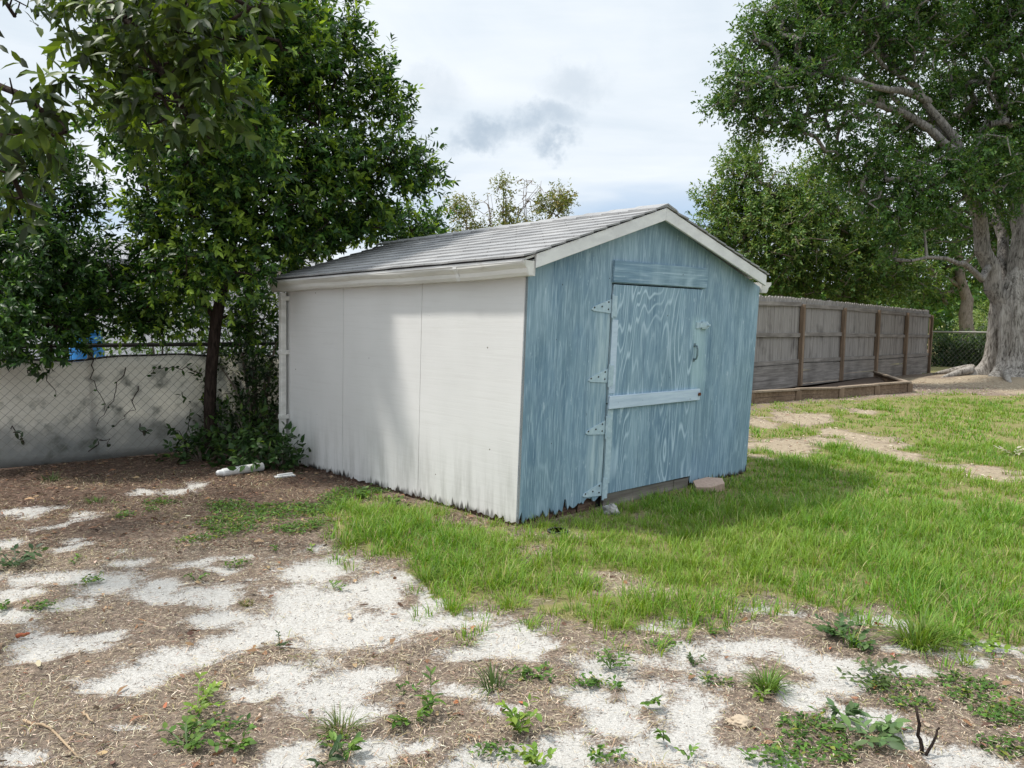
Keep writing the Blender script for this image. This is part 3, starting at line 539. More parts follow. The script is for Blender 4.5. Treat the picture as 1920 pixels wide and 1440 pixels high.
# ------------------------------------------------------------------ trees
def crown_pts(blobs, dens, surf=.5):
    out = []
    for (px, py, d, r, *k) in blobs:
        c = P(px, py, d); R = r*d/F; n = max(3, int(dens*(k[0] if k else 1)*(R**2.2)))
        v = rng.normal(size=(n,3)); v /= np.linalg.norm(v, axis=1, keepdims=True); q = R*(rng.random(n)**surf)
        out.append(c+v*q[:,None]*np.array([1,1,.92]))
    return np.concatenate(out)
def grow(limbs, att, step=.25, droop=.0, tip=.004, power=.5, jit=.25):
    """limbs: list of (points, r0, r1). attractors hook on to the nearest wood so far. -> edges (p0,p1,r0,r1), tip directions"""
    pos = []; par = []; fixed = []
    for pts, r0, r1 in limbs:
        pts = np.array(pts, float); seg = []
        for a, c in zip(pts[:-1], pts[1:]):
            k = max(2, int(np.linalg.norm(c-a)/step)); seg += [a+(c-a)*t/k for t in range(k)]
        seg.append(pts[-1]); start = -1
        if pos:
            dd = np.linalg.norm(np.array(pos)-seg[0], axis=1); start = int(dd.argmin())
        m = len(seg)
        for i, s in enumerate(seg):
            s = s+(rng.normal(0, step*.08, 3) if 0 < i else 0); pos.append(s); par.append(start if i == 0 else len(pos)-2); fixed.append(r0+(r1-r0)*(i/max(1,m-1)))
    nl = len(pos); A = np.array(pos); d = np.array([np.linalg.norm(A-a, axis=1).min() for a in att]); order = d.argsort()
    buf = np.empty((len(pos)+len(att)*14, 3)); buf[:nl] = A; n = nl; tips = []
    for ai in order:
        a = att[ai]; dist = np.linalg.norm(buf[:n]-a, axis=1); j = int(dist.argmin()); L = dist[j]; k = int(min(12, max(1, round(L/step)))); p0 = buf[j].copy(); prev = j
        bend = rng.normal(0, jit*.3, 3)*L+np.array([0,0,.12*L-droop*L])
        for i in range(1, k+1):
            t = i/k; q = p0+(a-p0)*t+bend*4*t*(1-t)*.5+(rng.normal(0, .02, 3) if i < k else 0)
            buf[n] = q; par.append(prev); fixed.append(0); prev = n; n += 1
        tips.append(prev)
    pos = buf[:n]; par = np.array(par); cnt = np.zeros(n)
    for t in tips: cnt[t] += 1
    for i in range(n-1, -1, -1):
        if par[i] >= 0 and par[i] < i: cnt[par[i]] += cnt[i]
    rad = np.maximum(np.where(np.array(fixed) > 0, np.array(fixed), tip*np.maximum(cnt, 1)**power), .0015)
    tips = np.array(tips); pd = pos[tips]-pos[par[tips]]; return pos, par, rad, tips, pd, nl
def wood_mesh(pos, par, rad, n=5, rmin=0):
    e = np.array([(par[i], i) for i in range(len(pos)) if par[i] >= 0 and rad[i] >= rmin]); p0 = pos[e[:,0]]; p1 = pos[e[:,1]]; r1 = rad[e[:,1]]; r0 = np.minimum(rad[e[:,0]], r1*1.35+.001)
    t = p1-p0; L = np.linalg.norm(t, axis=1, keepdims=True); t = t/np.maximum(L, 1e-6); ref = np.tile([.31,.9,.3], (len(t),1)); a = np.cross(t, ref); a /= np.linalg.norm(a, axis=1, keepdims=True)+1e-9; b = np.cross(t, a); p1 = p1+t*(r1*.35)[:,None]
    an = 2*np.pi*np.arange(n)/n; ring = np.cos(an)[None,:,None]*a[:,None]+np.sin(an)[None,:,None]*b[:,None]
    V = np.concatenate([p0[:,None]+ring*r0[:,None,None], p1[:,None]+ring*r1[:,None,None]], 1).reshape(-1,3); b0 = (np.arange(len(e))*2*n)[:,None]
    return V, [np.concatenate([b0+np.array([j, (j+1)%n, n+(j+1)%n, n+j]) for j in range(n)])]
def shoots(tip_pos, tip_dir, cc, k, leaves, L, wfrac, slen, pal, pr, young, up=.5, droop=.2, spread=.9, detailed=True, youngness=.35, spot=None):
    n = len(tip_pos)*k; p = np.repeat(tip_pos, k, 0); d = np.repeat(tip_dir/np.linalg.norm(tip_dir, axis=1, keepdims=True), k, 0)
    out = p-cc; out /= np.linalg.norm(out, axis=1, keepdims=True)+1e-6
    sd = d*.6+out*.4+rng.normal(0, spread, (n,3))+np.array([0,0,up]); sd /= np.linalg.norm(sd, axis=1, keepdims=True); sl = slen*rng.uniform(.5,1.2,n)
    p = p+rng.normal(0, slen*.35, (n,3)); m = n*leaves; t = np.tile(np.linspace(.1,1,leaves), n)+rng.normal(0,.04,m); sdd = np.repeat(sd, leaves, 0)
    base = np.repeat(p, leaves, 0)+sdd*(np.repeat(sl, leaves)*t)[:,None]
    ref = np.cross(sdd, np.tile([.2,.5,.9], (m,1))); ref /= np.linalg.norm(ref, axis=1, keepdims=True)+1e-6; r2 = np.cross(sdd, ref); ph = np.tile(np.arange(leaves)*2.4, n)+np.repeat(rng.uniform(0,6.28,n), leaves)
    lat = ref*np.cos(ph)[:,None]+r2*np.sin(ph)[:,None]; op = 1.15-.65*t
    ld = sdd*np.cos(op)[:,None]+lat*np.sin(op)[:,None]+rng.normal(0,.18,(m,3))-np.array([0,0,droop]); ups = sdd*.7-lat*.3+np.array([0,0,.5])+rng.normal(0,.25,(m,3))
    ll = L*rng.uniform(.6,1.15,m)*(1-.25*np.abs(t-.5)); C = pick(pal, m, pr, .25)
    if young is not None:
        yf = np.repeat((rng.random(n) < youngness)*rng.uniform(.3,1,n), leaves)*np.clip(t*1.3-.25,0,1); C = C*(1-yf[:,None])+np.array(young)*yf[:,None]
    return tri_leaves(base, ld, ups, ll, ll*wfrac*rng.uniform(.85,1.15,m), C, .25, .3, detailed)
def cull_shed(V, Fs, C, k):
    """drop whole leaves that would poke into the shed"""
    c = V.reshape(-1, k, 3).mean(1); a, b = shed_ab(c[:,0], c[:,1]); rz = np.where(a < AP, RZ+RT-SL*(AP-a), RZ+RT-SR*(a-AP))+.05
    bad = (a > -.22) & (a < W+.2) & (b > -.2) & (b < E+.2) & (c[:,2] < rz); keep = ~bad; new = np.cumsum(keep)-1
    V = V.reshape(-1,k,3)[keep].reshape(-1,3); C = C.reshape(-1,k,3)[keep].reshape(-1,3); out = []
    for f in Fs:
        l = f[:,0]//k; f = f[keep[l]]; out.append(f-(f[:,:1]//k)*k+(new[f[:,0]//k]*k)[:,None])
    return V, out, C
def tree(name, label, cat, base, limbs, blobs, dens, leafcfg, bark, step=.25, droop=0, tip=.004, group=None, cull=False, bare=None, trunk=None, lm=None, jit=.25, surf=.5, wn=5, backlit_bark=None):
    base = np.array(base); root = empty(name, tuple(base)); tag(root, label, cat, group)
    att = crown_pts(blobs, dens, surf)
    if cull:
        a, b = shed_ab(att[:,0], att[:,1]); rz = np.where(a < AP, RZ+RT-SL*(AP-a), RZ+RT-SR*(a-AP))+.12; att = att[~((a > -.3) & (b > -.3) & (b < E+.3) & (a < W+.3) & (att[:,2] < rz))]
    att = att[att[:,2] > base[2]+.25]
    pos, par, rad, tips, pd, nl = grow(limbs, att, step, droop, tip, jit=jit); V, Fs = wood_mesh(pos, par, rad, wn)
    bigmesh('branches', V, Fs, backlit_bark or bark, None, root, True, loc=base)
    if trunk is not None: trunk(root, base)
    t = tips; dd = pd
    if bare is not None: keep = rng.random(len(t)) > bare; t = t[keep]; dd = dd[keep]
    V, Fs, C = shoots(pos[t], dd+1e-6, att.mean(0), **leafcfg)
    if cull: V, Fs, C = cull_shed(V, Fs, C, 8 if leafcfg.get('detailed', True) else 4)
    bigmesh('crown', V, Fs, lm or LEAF, C, root, False, loc=base)
    return root
def TR(pts, r, n=10, wob=.06):
    def f(root, base):
        b = MB(); b.tube(np.array(pts)-base, r, n, wob=wob); b.build('trunk', f.bark, root, smooth=True)
    return f
def trunk_of(pts, r, bark, n=12, wob=.06): f = TR(pts, r, n, wob); f.bark = bark; return f
DG = [(.016,.044,.010),(.033,.083,.017),(.06,.135,.024),(.115,.21,.032)]
# --- tree beside the shed
tb = G(397,838); tb[2] = ground_z(tb[0], tb[1])
LA = [([P(405,600,8.5),P(430,480,8.45),P(470,330,8.4),P(520,200,8.4),P(560,80,8.4)],.05,.012), ([P(405,600,8.5),P(340,490,8.3),P(280,400,8.3),P(250,250,8.5)],.035,.01), ([P(430,480,8.45),P(560,420,8.5),P(690,350,8.5),P(760,300,8.5)],.035,.01),
 ([P(470,330,8.4),P(590,220,8.4),P(640,130,8.45),P(655,30,8.5)],.025,.008), ([P(450,400,8.4),P(370,250,8.2),P(310,130,8.5)],.025,.008), ([P(430,480,8.45),P(460,420,8.0),P(480,300,7.7)],.03,.008), ([P(430,500,8.5),P(560,470,9.2),P(760,430,9.8)],.03,.008), ([P(420,500,8.45),P(400,350,7.8),P(360,180,7.4),P(340,0,7.3)],.04,.012), ([P(400,350,7.8),P(440,240,7.2),P(440,160,6.9)],.02,.008)]
BA = [(480,90,8.4,85),(400,190,8.2,100),(560,190,8.4,105),(655,95,8.5,50),(655,35,8.5,28),(690,185,8.4,65),(640,290,8.3,105),(740,310,8.4,65),(785,330,8.5,38),(480,290,7.9,115),(350,340,8.1,100),(560,390,8.1,105),(690,400,8.6,75),(430,430,7.8,95),(300,430,8.2,75),(300,600,8.5,42),(350,590,8.6,40),(350,520,8.0,75),(470,510,7.9,65),(280,560,8.3,50),(550,480,8.8,50),(760,440,9.6,38),(800,432,10,26),(270,240,8.6,70),(310,110,8.6,70),(560,40,8.5,60),(240,610,8.3,40),(480,600,8.8,45),(740,210,8.5,38),(600,110,8.4,50),(530,120,8.7,70),(440,30,8.6,60),(300,110,7.4,110),(250,230,7.3,75),(390,50,7.1,95),(430,190,6.9,75),(350,-80,7.3,130),(480,290,7.1,65),(520,60,7.4,85),(350,300,7.2,75),(540,-60,7.8,75),(240,0,7.5,100),(600,440,8.7,55),(560,475,8.35,45),(660,432,9.1,42),(710,428,9.5,36),(760,425,9.2,38),(800,428,9.5,30),(710,450,8.9,36),(660,465,8.6,34),(610,485,8.3,30)]
cfgA = dict(k=5, leaves=11, L=.088, wfrac=.42, slen=.20, pal=DG, pr=[.3,.36,.24,.1], young=(.30,.44,.055), up=.45, spread=.6, youngness=.42)
tree('broadleaf_tree', 'dense dark green tree with one slim trunk beside the white shed wall', 'tree', tb, LA, BA, 265, cfgA, BARK_DARK, .22, cull=True, tip=.0035, trunk=trunk_of([tb-[0,0,.1],tb+[0,0,.08],P(393,760,8.6),P(396,690,8.55),P(405,600,8.5),P(422,520,8.45)], [.10,.078,.066,.063,.062,.055], BARK_DARK))
# --- tree over the left end of the fabric fence
bB = np.array([-5.25, 8.35, 0]); bB[2] = ground_z(bB[0], bB[1])
LB = [([bB+[0,0,.9],P(30,560,8.4),P(60,420,8.2),P(80,300,8.3)],.07,.015), ([P(30,560,8.4),P(110,520,7.9),P(190,490,8.0)],.04,.01), ([P(20,600,8.3),P(60,600,7.7),P(110,610,7.6)],.03,.01)]
BB = [(40,430,7.9,85),(120,480,7.8,85),(60,560,7.7,85),(150,570,7.9,75),(30,630,7.5,50),(205,520,8.1,55),(95,650,7.5,35),(60,330,8.2,75),(145,390,8.2,55),(-20,500,8,80),(120,310,8.5,45),(-40,620,7.8,70),(130,620,7.7,40)]
tree('broadleaf_tree', 'dark leafy tree hanging over the left end of the fabric fence', 'tree', bB, LB, BB, 290, dict(cfgA, youngness=.12, young=(.13,.23,.03), pr=[.38,.36,.2,.06], wfrac=.4), BARK_DARK, .22, trunk=trunk_of([bB-[0,0,.1],bB+[0,0,.5],bB+[0.02,0,.9]], [.12,.09,.075], BARK_DARK))
# --- tree whose boughs hang in close at the top left
bC = np.array([-3.6, 2.2, 0.]); bC[2] = ground_z(bC[0], bC[1])
LC = [([bC+[0,0,1.5],np.array([-2.8,2.1,2.3]),np.array([-1.9,1.9,2.65]),P(150,-60,2.1),P(250,60,2.05),P(330,170,2.0),P(380,260,2.0)],.05,.007), ([np.array([-2.3,1.6,2.4]),P(-120,120,1.95),P(40,180,1.85),P(110,220,1.85)],.02,.006), ([P(150,-60,2.1),P(330,-30,1.95),P(470,0,1.9)],.014,.005), ([P(-40,140,1.9),P(10,260,1.85),P(30,370,1.9)],.012,.005), ([np.array([-1.9,1.9,2.65]), P(-60,-60,2.2), P(30,30,2.2)],.014,.005), ([bC+[0,0,1.5],np.array([-3.8,3.2,2.7]),np.array([-4.3,4.6,3.2]),np.array([-4.6,5.8,3.6])],.06,.015)]
BC = [(30,25,2.2,36),(245,45,2.05,74),(350,30,1.95,62),(420,65,1.95,40),(195,105,2.1,42),(300,135,2.0,64),(385,125,2.0,44),(340,205,2.0,50),(395,238,2.0,30),(60,165,1.85,42),(110,205,1.9,36),(40,235,1.8,45),(110,262,1.85,28),(30,305,1.85,34),(25,362,1.9,22),(480,10,1.9,18),(280,235,2.0,26),(150,5,2.1,38),(-250,150,5.5,120,.08),(-330,40,5.5,150,.08),(-190,-10,6,130,.08),(-300,100,4.5,150,.08),(-200,-120,5,150,.08),(-110,40,6.5,85,.1),(-420,-80,4,220,.06),(-260,220,6.3,90,.1)]
cfgC = dict(k=2, leaves=9, L=.056, wfrac=.38, slen=.10, pal=[(.028,.05,.009),(.045,.075,.012),(.08,.125,.018),(.024,.034,.010)], pr=[.35,.35,.18,.12], young=(.16,.25,.028), up=-.05, droop=.45, spread=.75, youngness=.2)
tree('overhanging_tree', 'close tree whose drooping leafy boughs hang across the upper left corner', 'tree', bC, LC, BC, 3600, cfgC, BARK_DARK, .09, tip=.0016, lm=LEAF_NEAR, droop=.1, trunk=trunk_of([bC-[0,0,.1],bC+[0,0,.2],bC+[.02,.02,.9],bC+[0,0,1.5]], [.2,.15,.12,.09], BARK_DARK))
# --- the big tree at right
ob = np.array([13.2, 20.6, .12]); D = 20.6
LO = [([P(1884,600,D-.1),P(1866,540,D-.25),P(1846,470,D-.4),P(1832,410,D-.6),P(1812,330,D-1),P(1786,255,D-1.3),P(1740,190,D-1.6),P(1690,140,D-2),P(1630,95,D-2.3)],.25,.035),
 ([P(1905,600,D),P(1906,530,D-.1),P(1912,440,D),P(1906,330,D+.2),P(1885,210,D+.3),P(1858,115,D+.3),P(1868,20,D+.2),P(1872,-120,D)],.28,.05), ([P(1890,600,D+.1),P(1885,530,D+.2),P(1880,450,D+.8),P(1868,360,D+1.4),P(1840,260,D+1.8),P(1800,150,D+2),P(1770,40,D+2)],.17,.035),
 ([P(1800,290,D-1.2),P(1720,225,D-1.6),P(1660,198,D-2),P(1590,195,D-2.3),P(1500,215,D-2.6),P(1430,225,D-2.8)],.12,.025), ([P(1855,500,D-.4),P(1841,522,D-1),P(1811,495,D-1.6),P(1770,488,D-2),P(1716,484,D-2.6)],.10,.03),
 ([P(1825,380,D-.7),P(1770,330,D-1.6),P(1700,340,D-2.2),P(1640,375,D-2.6)],.09,.02), ([P(1786,255,D-1.3),P(1740,240,D+.5),P(1690,200,D+1.4),P(1600,120,D+1.8),P(1520,90,D+2)],.14,.03), ([P(1740,190,D-1.6),P(1640,160,D-2.6),P(1540,130,D-3),P(1440,150,D-3.2),P(1390,170,D-3.2)],.10,.02),
 ([P(1925,590,D),P(1945,480,D),P(1985,330,D+.4),P(2080,220,D),P(2200,150,D)],.26,.04), ([P(1858,115,D+.3),P(1900,40,D-.5),P(1960,-40,D-1)],.12,.03), ([P(1690,140,D-2),P(1600,40,D-2),P(1530,-20,D-2)],.07,.02)]
BO = [(1450,45,18,60),(1410,70,18,35),(1395,165,17.6,62),(1370,200,17.6,40),(1460,180,17.8,75),(1430,235,17.6,45),(1530,110,17.8,75),(1540,30,18.2,85),(1640,50,18.6,85),(1730,40,19,80),(1600,240,18,50),(1550,185,18,55),(1500,245,17.6,40),(1700,120,18.5,55),(1640,290,18,40),
 (1870,40,20,70),(1895,130,19,65),(1900,230,19.2,60),(1850,310,18.8,70),(1780,330,18.5,65),(1700,350,18.2,65),(1650,390,18,60),(1740,390,18.3,55),(1680,445,18.2,50),(1880,370,19,45),(1810,60,20,75),(1560,-60,18.5,110),(1700,-70,19,120),(1850,-90,20,120),(1990,60,20,120),(2000,260,20,130),(2100,120,20.5,160),(1990,-60,20,120),(1930,330,19.5,50),(1790,150,21.5,50),(1600,100,22,70),(1380,120,17.7,30),(1480,90,18,60),(1690,240,19.5,55),(1760,190,20,60),(1830,220,20.5,60),(1640,180,19,50),(1720,290,20,50),(1850,280,21.5,60),(1900,300,22,70),(1780,420,23,45),(1860,430,22,45),(1920,420,22,50),(1560,300,18,34),(1600,335,18,42),(1650,320,18.5,36)]
OG = [(.034,.085,.018),(.055,.125,.024),(.085,.17,.032),(.125,.185,.04)]
def oak_trunk(root, base):
    b = MB(); nseg = 22; nr = 132; vs = []
    zs0 = [-.15,0,.12,.28,.5,.8,1.15,1.5,1.9,2.25,2.55,2.8]; rs = [1.2,.99,.83,.73,.66,.62,.61,.60,.54,.40,.22,.04]
    zs = np.linspace(-.15, 2.8, 40); rs = np.interp(zs, zs0, rs)
    for i, (z, r) in enumerate(zip(zs, rs)):
        for j in range(nr):
            an = 2*math.pi*j/nr; fl = max(0, 1-z/1.3); lob = .12*math.sin(5*an+.6+z*.3)+.09*math.sin(9*an+z*.9)+.06*math.sin(13*an-z*1.3); rr = r*(1+lob*(.45+1.1*fl)+.035*math.sin(31*an+2.2*math.sin(z*2.1+an*3))*(.6+.4*math.sin(z*3+an*7))+.02*math.sin(53*an-z*2+1.5*math.sin(z*5)))
            vs.append((rr*math.cos(an)-.07*z, rr*.92*math.sin(an), z))
    k = len(zs); b.add(vs, [(i*nr+j, i*nr+(j+1)%nr, (i+1)*nr+(j+1)%nr, (i+1)*nr+j) for i in range(k-1) for j in range(nr)]+[tuple((k-1)*nr+j for j in range(nr))])
    for j in range(7):
        an = j*.9+.3; r0 = 1.0; b.tube([(r0*math.cos(an),r0*math.sin(an),.12),(1.5*math.cos(an+.1),1.5*math.sin(an+.1),.02),(2.1*math.cos(an+.2),2.1*math.sin(an+.2),-.14)], [.16,.1,.04], 8)
    o = b.build('trunk', BARK_GREY, root, smooth=True); m = o.modifiers.new('s','SUBSURF'); m.levels = 1; m.render_levels = 1
cfgO = dict(k=5, leaves=9, L=.12, wfrac=.46, slen=.34, pal=OG, pr=[.3,.36,.24,.1], young=(.12,.17,.04), up=.2, spread=.9, detailed=False, youngness=.25)
tree('oak_tree', 'huge old tree with a thick flared grey trunk and spreading limbs', 'tree', ob, LO, BO, 95, cfgO, BARK_GREY, .5, tip=.011, trunk=oak_trunk, jit=.4, surf=.6, wn=7, backlit_bark=BARK_BACKLIT)
# --- lighter tree behind the plank fence
bD = P(1530,640,27); bD[2] = ground_z(bD[0], bD[1])
LD = [([bD+[0,0,1],P(1520,560,27),P(1490,470,27),P(1440,380,27)],.2,.05), ([P(1520,560,27),P(1570,470,27),P(1600,400,27)],.12,.04), ([P(1500,500,27),P(1400,440,26.6)],.08,.03), ([P(1525,580,27),P(1620,520,27),P(1690,490,27)],.1,.03)]
BD = [(1395,335,27,48),(1360,380,27,50),(1345,440,27,42),(1410,410,26.5,75),(1480,380,27,75),(1540,330,27.5,45),(1480,450,26,85),(1400,490,26.5,65),(1560,410,27,75),(1560,490,26.5,75),(1620,450,27,60),(1640,510,27,60),(1480,530,26.5,60),(1700,520,27.5,55),(1590,550,27,45),(1420,300,27.5,30),(1380,285,27.5,18)]
cfgD = dict(k=5, leaves=9, L=.17, wfrac=.42, slen=.45, pal=[(.045,.10,.022),(.075,.15,.03),(.115,.20,.04),(.17,.215,.055)], pr=[.25,.35,.27,.13], young=(.17,.22,.05), up=.2, spread=.9, detailed=False, youngness=.35)
tree('mid_green_tree', 'olive green bushy tree rising behind the left end of the plank fence', 'tree', bD, LD, BD, 62, cfgD, BARK_TAN, .7, tip=.012, trunk=trunk_of([bD-[0,0,.2],bD+[0,0,.5],bD+[0,0,1.05]], [.36,.26,.22], BARK_TAN))
# --- trees in the gap between fence and big tree
bE = P(1812,648,33); bE[2] = ground_z(bE[0], bE[1])
LE = [([bE+[0,0,1.2],P(1808,560,33),P(1800,480,33),P(1790,400,33)],.3,.1), ([P(1806,540,33),P(1740,500,33),P(1690,480,33)],.1,.03), ([P(1803,500,33),P(1860,440,33)],.1,.03)]
BE = [(1700,470,33,50),(1750,440,33,55),(1690,540,34,40),(1740,560,34,36),(1830,430,33,50),(1760,500,33.5,45),(1860,500,34,45),(1700,600,34,26),(1900,470,33,50),(1790,520,35,50)]
tree('slim_trunked_tree', 'shaded tree with a straight slim trunk between the plank fence and the huge tree', 'tree', bE, LE, BE, 36, dict(cfgD, pal=OG, youngness=.12, L=.2, slen=.5), BARK_TAN, .8, tip=.012, trunk=trunk_of([bE-[0,0,.2],bE+[0,0,.5],bE+[0,0,1.25]], [.5,.36,.32], BARK_TAN))
# --- sparse tree seen over the shed roof
bF = P(950,640,31); bF[2] = ground_z(bF[0], bF[1]); B0 = bF+[0,0,.8]
LF = [([B0,P(960,560,31),P(955,470,31),P(945,400,31),P(942,345,31)],.10,.012), ([P(960,560,31),P(900,490,31),P(875,430,31),P(868,385,31)],.045,.010), ([P(958,500,31),P(1000,440,31),P(1035,400,31),P(1050,365,31)],.045,.010), ([P(955,470,31),P(985,410,31),P(985,340,31)],.03,.008), ([P(956,480,31),P(920,420,31),P(912,365,31)],.028,.007), ([P(958,490,31),P(970,400,31),P(1015,350,31)],.028,.007)]
BF = [(870,395,31,26),(855,385,31,14),(945,350,31,20),(950,395,31,20),(1045,378,31,34),(1020,390,31,20),(960,420,31,28),(880,430,31,22),(1035,420,31,22),(915,430,31,22),(1000,430,31,22)]
BFb = [(985,370,31,45),(920,385,31,40),(1000,350,31,25),(1060,400,31,20)]
def leafless(root, base):
    b = MB(); b.tube(np.array([bF-[0,0,.2],bF+[0,0,.4],B0])-base, [.3,.22,.18], 10, wob=.05); b.build('trunk', BARK_TAN, root, smooth=True)
    pos, par, rad, tips, pd, nl = grow(LF, crown_pts(BFb, 50), .5, 0, .006, jit=.3); k = pos.shape[0]; V, Fs = wood_mesh(pos, par, rad, 4); bigmesh('bare_twigs', V, Fs, BARK_TAN, None, root, True, loc=base)
tree('sparse_tree', 'thin half bare tree showing above the shed roof', 'tree', bF, LF, BF, 115, dict(cfgD, pal=[(.10,.13,.03),(.15,.18,.04),(.22,.20,.06)], pr=None, youngness=.2, k=3, leaves=7, L=.16, slen=.4), BARK_TAN, .5, tip=.006, trunk=leafless)
# --- distant woodland beyond the gardens: one mass
n = 52000; th = rng.uniform(math.radians(25), math.radians(155), n); top = 3.6+2.6*fbm(th*14, th*0+3, 3); R = rng.uniform(62, 76, n); z = top*rng.random(n)**.6
pos = np.stack([R*np.cos(th), R*np.sin(th), z-.6], 1); dr = rng.normal(size=(n,3)); up = rng.normal(size=(n,3)); V, Fc, C = tri_leaves(pos, dr, up, rng.uniform(.4,.8,n), rng.uniform(.25,.5,n), pick(OG, n), detailed=False)
tag(bigmesh('far_woodland', V, Fc, LEAF, C), 'far green line of trees beyond the yards', 'woodland', kind='stuff')
# ------------------------------------------------------------------ plank fence, raised bed, low garden fence
PX = [(1498,728,17.1),(1575,716,18.85),(1639,708,20.7),(1692,707,22.3),(1740,702,24.2)]
pp = [P(*q) for q in PX]; d_ = (pp[4]-pp[0])/4; pp = [pp[0]+d_*i for i in range(-4, 5)]
ang = math.atan2(d_[1], d_[0]); fo = np.array([pp[0][0], pp[0][1], 0]); L8 = math.hypot(d_[0], d_[1]); slope = [p[2] for p in pp]
fence = empty('plank_fence', tuple(fo), ang); tag(fence, 'tall weathered grey plank fence with brown posts facing the yard', 'fence')
zf = lambda x: np.interp(x, [i*L8 for i in range(9)], [max(s, -.25) if i > 3 else 0 for i, s in enumerate(slope)])
b = MB(); npk = int(8*L8/.1446)
for i in range(npk):
    x0 = i*.1446; z0 = zf(x0)+random.uniform(.47,.50); z1 = zf(x0)+1.95+random.uniform(-.012,.012); y0 = .05+random.uniform(-.004,.004); w_ = .138
    o_ = [(x0,z0),(x0+w_,z0),(x0+w_,z1-.035),(x0+w_-.03,z1),(x0+.03,z1),(x0,z1-.035)]; b.prism(o_, lambda u, v: (u, y0, v), lambda u, v: (u, y0+.017, v))
b.build('picket_panel', PICKET, fence)
for zc, hh in ((1.80,.085),(1.17,.085),(.60,.085)):
    b = MB()
    for i in range(8):
        x0, x1 = i*L8+.05, (i+1)*L8-.05; b.obox((x0,.025,zf(x0)+zc+random.uniform(-.012,.012)),(x1,.025,zf(x1)+zc+random.uniform(-.02,.02)),(0,0,1),.04,hh)
    b.build('rail', RAILW, fence)
b = MB()
for i in range(8):
    for q in range(4):
        x0, x1 = i*L8+.06, (i+1)*L8-.06; zc = .46-.145*q; b.obox((x0,.028+.006*(q%2),zf(x0)+zc+random.uniform(-.012,.012)),(x1,.028,zf(x1)+zc+random.uniform(-.012,.012)),(0,0,1),.034,.146)
b.build('kick_board', RAILW, fence)
for i in range(9):
    x0 = i*L8; z0 = zf(x0); b = MB(); b.box((x0-.05,-.055,z0-.2),(x0+.05,.04,z0+1.79+random.uniform(0,.06)),jit=.004); b.build('post', POSTW, fence, bevel=.006)
b = MB(); b.box((8*L8+.06,.06,zf(8*L8)-.1),(8*L8+.2,.22,zf(8*L8)+.75)); b.build('post', RAILW, fence, bevel=.01)
# raised bed
c0 = G(1407,757); c1 = G(1575,745); c2 = G(1703,735); c3 = P(1640,712,20.2); c3[2] = 0; cm = c0-(c1-c0)/np.linalg.norm(c1-c0)*2.4
bd = empty('raised_bed', tuple(c0)); tag(bd, 'long low brown timber raised bed in front of the plank fence', 'planter')
path = [cm, c0, (c0+c1)/2, c1, (c1+c2)/2, c2]
b = MB(); cp = MB(); pk = MB()
for A, Bq in list(zip(path[:-1], path[1:]))+[(c2, c3)]:
    A = A-c0; Bq = Bq-c0; za, zb_ = float(ground_z(*(A+c0)[:2])), float(ground_z(*(Bq+c0)[:2]))
    for q in range(2): b.obox((A[0],A[1],za+.04+.10*q),(Bq[0],Bq[1],zb_+.04+.10*q+random.uniform(-.01,.01)),(0,0,1),0.04,.094)
    cp.obox((A[0],A[1],za+.205),(Bq[0],Bq[1],zb_+.205+random.uniform(-.012,.012)),(0,0,1),.11,.032)
b.build('side_board', BEDW, bd); cp.build('cap_board', BEDCAP, bd)
for q in path[1:]:
    p = q-c0; s = MB(); s.box((p[0]-.05,p[1]-.075,-.1),(p[0]+.05,p[1]-.025,.185)); s.build('stake', POSTW, bd)
f0 = P(1420,715,16.0); s = MB(); pr = [cm+[.1,.2,0], c0+[.1,.15,0], c1+[0,.15,0], c2+[-.2,.15,0], c3+[-.1,-.3,0], pp[3]+[-.2,-.3,0], pp[2]+[.2,-.5,0]]
s.prism([tuple((q-c0)[:2]) for q in pr], lambda u, v: (u,v,.07), lambda u, v: (u,v,-.05)); s.build('soil', plain('bed_soil', (.075,.05,.036), .95, 0, .5, 14), bd)
# low chain link fence behind, with rail
la, lb = P(1742,652,26.5), P(2300,648,27.5); la[2] = 1.15; lb[2] = 1.15; d = (lb-la)/np.linalg.norm(lb-la); LL = np.linalg.norm(lb-la)
lf = empty('chain_link_fence', (la[0],la[1],-.2)); tag(lf, 'low wire garden fence with a pale top rail in front of the hedge', 'fence')
b = MB(); b.tube([(0,0,1.30),tuple(d*LL+[0,0,1.30])], .03, 8); b.build('top_rail', WIRE, lf, smooth=True)
for i in range(5): b = MB(); q = d*(LL*i/4); b.tube([(q[0],q[1],-.2),(q[0],q[1],1.32)], .03, 8); b.build('post', WIRE, lf, smooth=True)
b = MB()
for i in range(int(LL/.16)):
    for sg in (1,-1):
        x0 = i*.16; x1 = x0+sg*1.25; x1c = min(max(x1,0),LL); t = (x1c-x0)/(x1-x0); q0 = d*x0; q1 = d*x1c; b.obox((q0[0],q0[1],.03),(q1[0],q1[1],.03+1.25*t),(0,1,0),.0022,.0022)
b.build('wire_mesh', WIRE, lf)
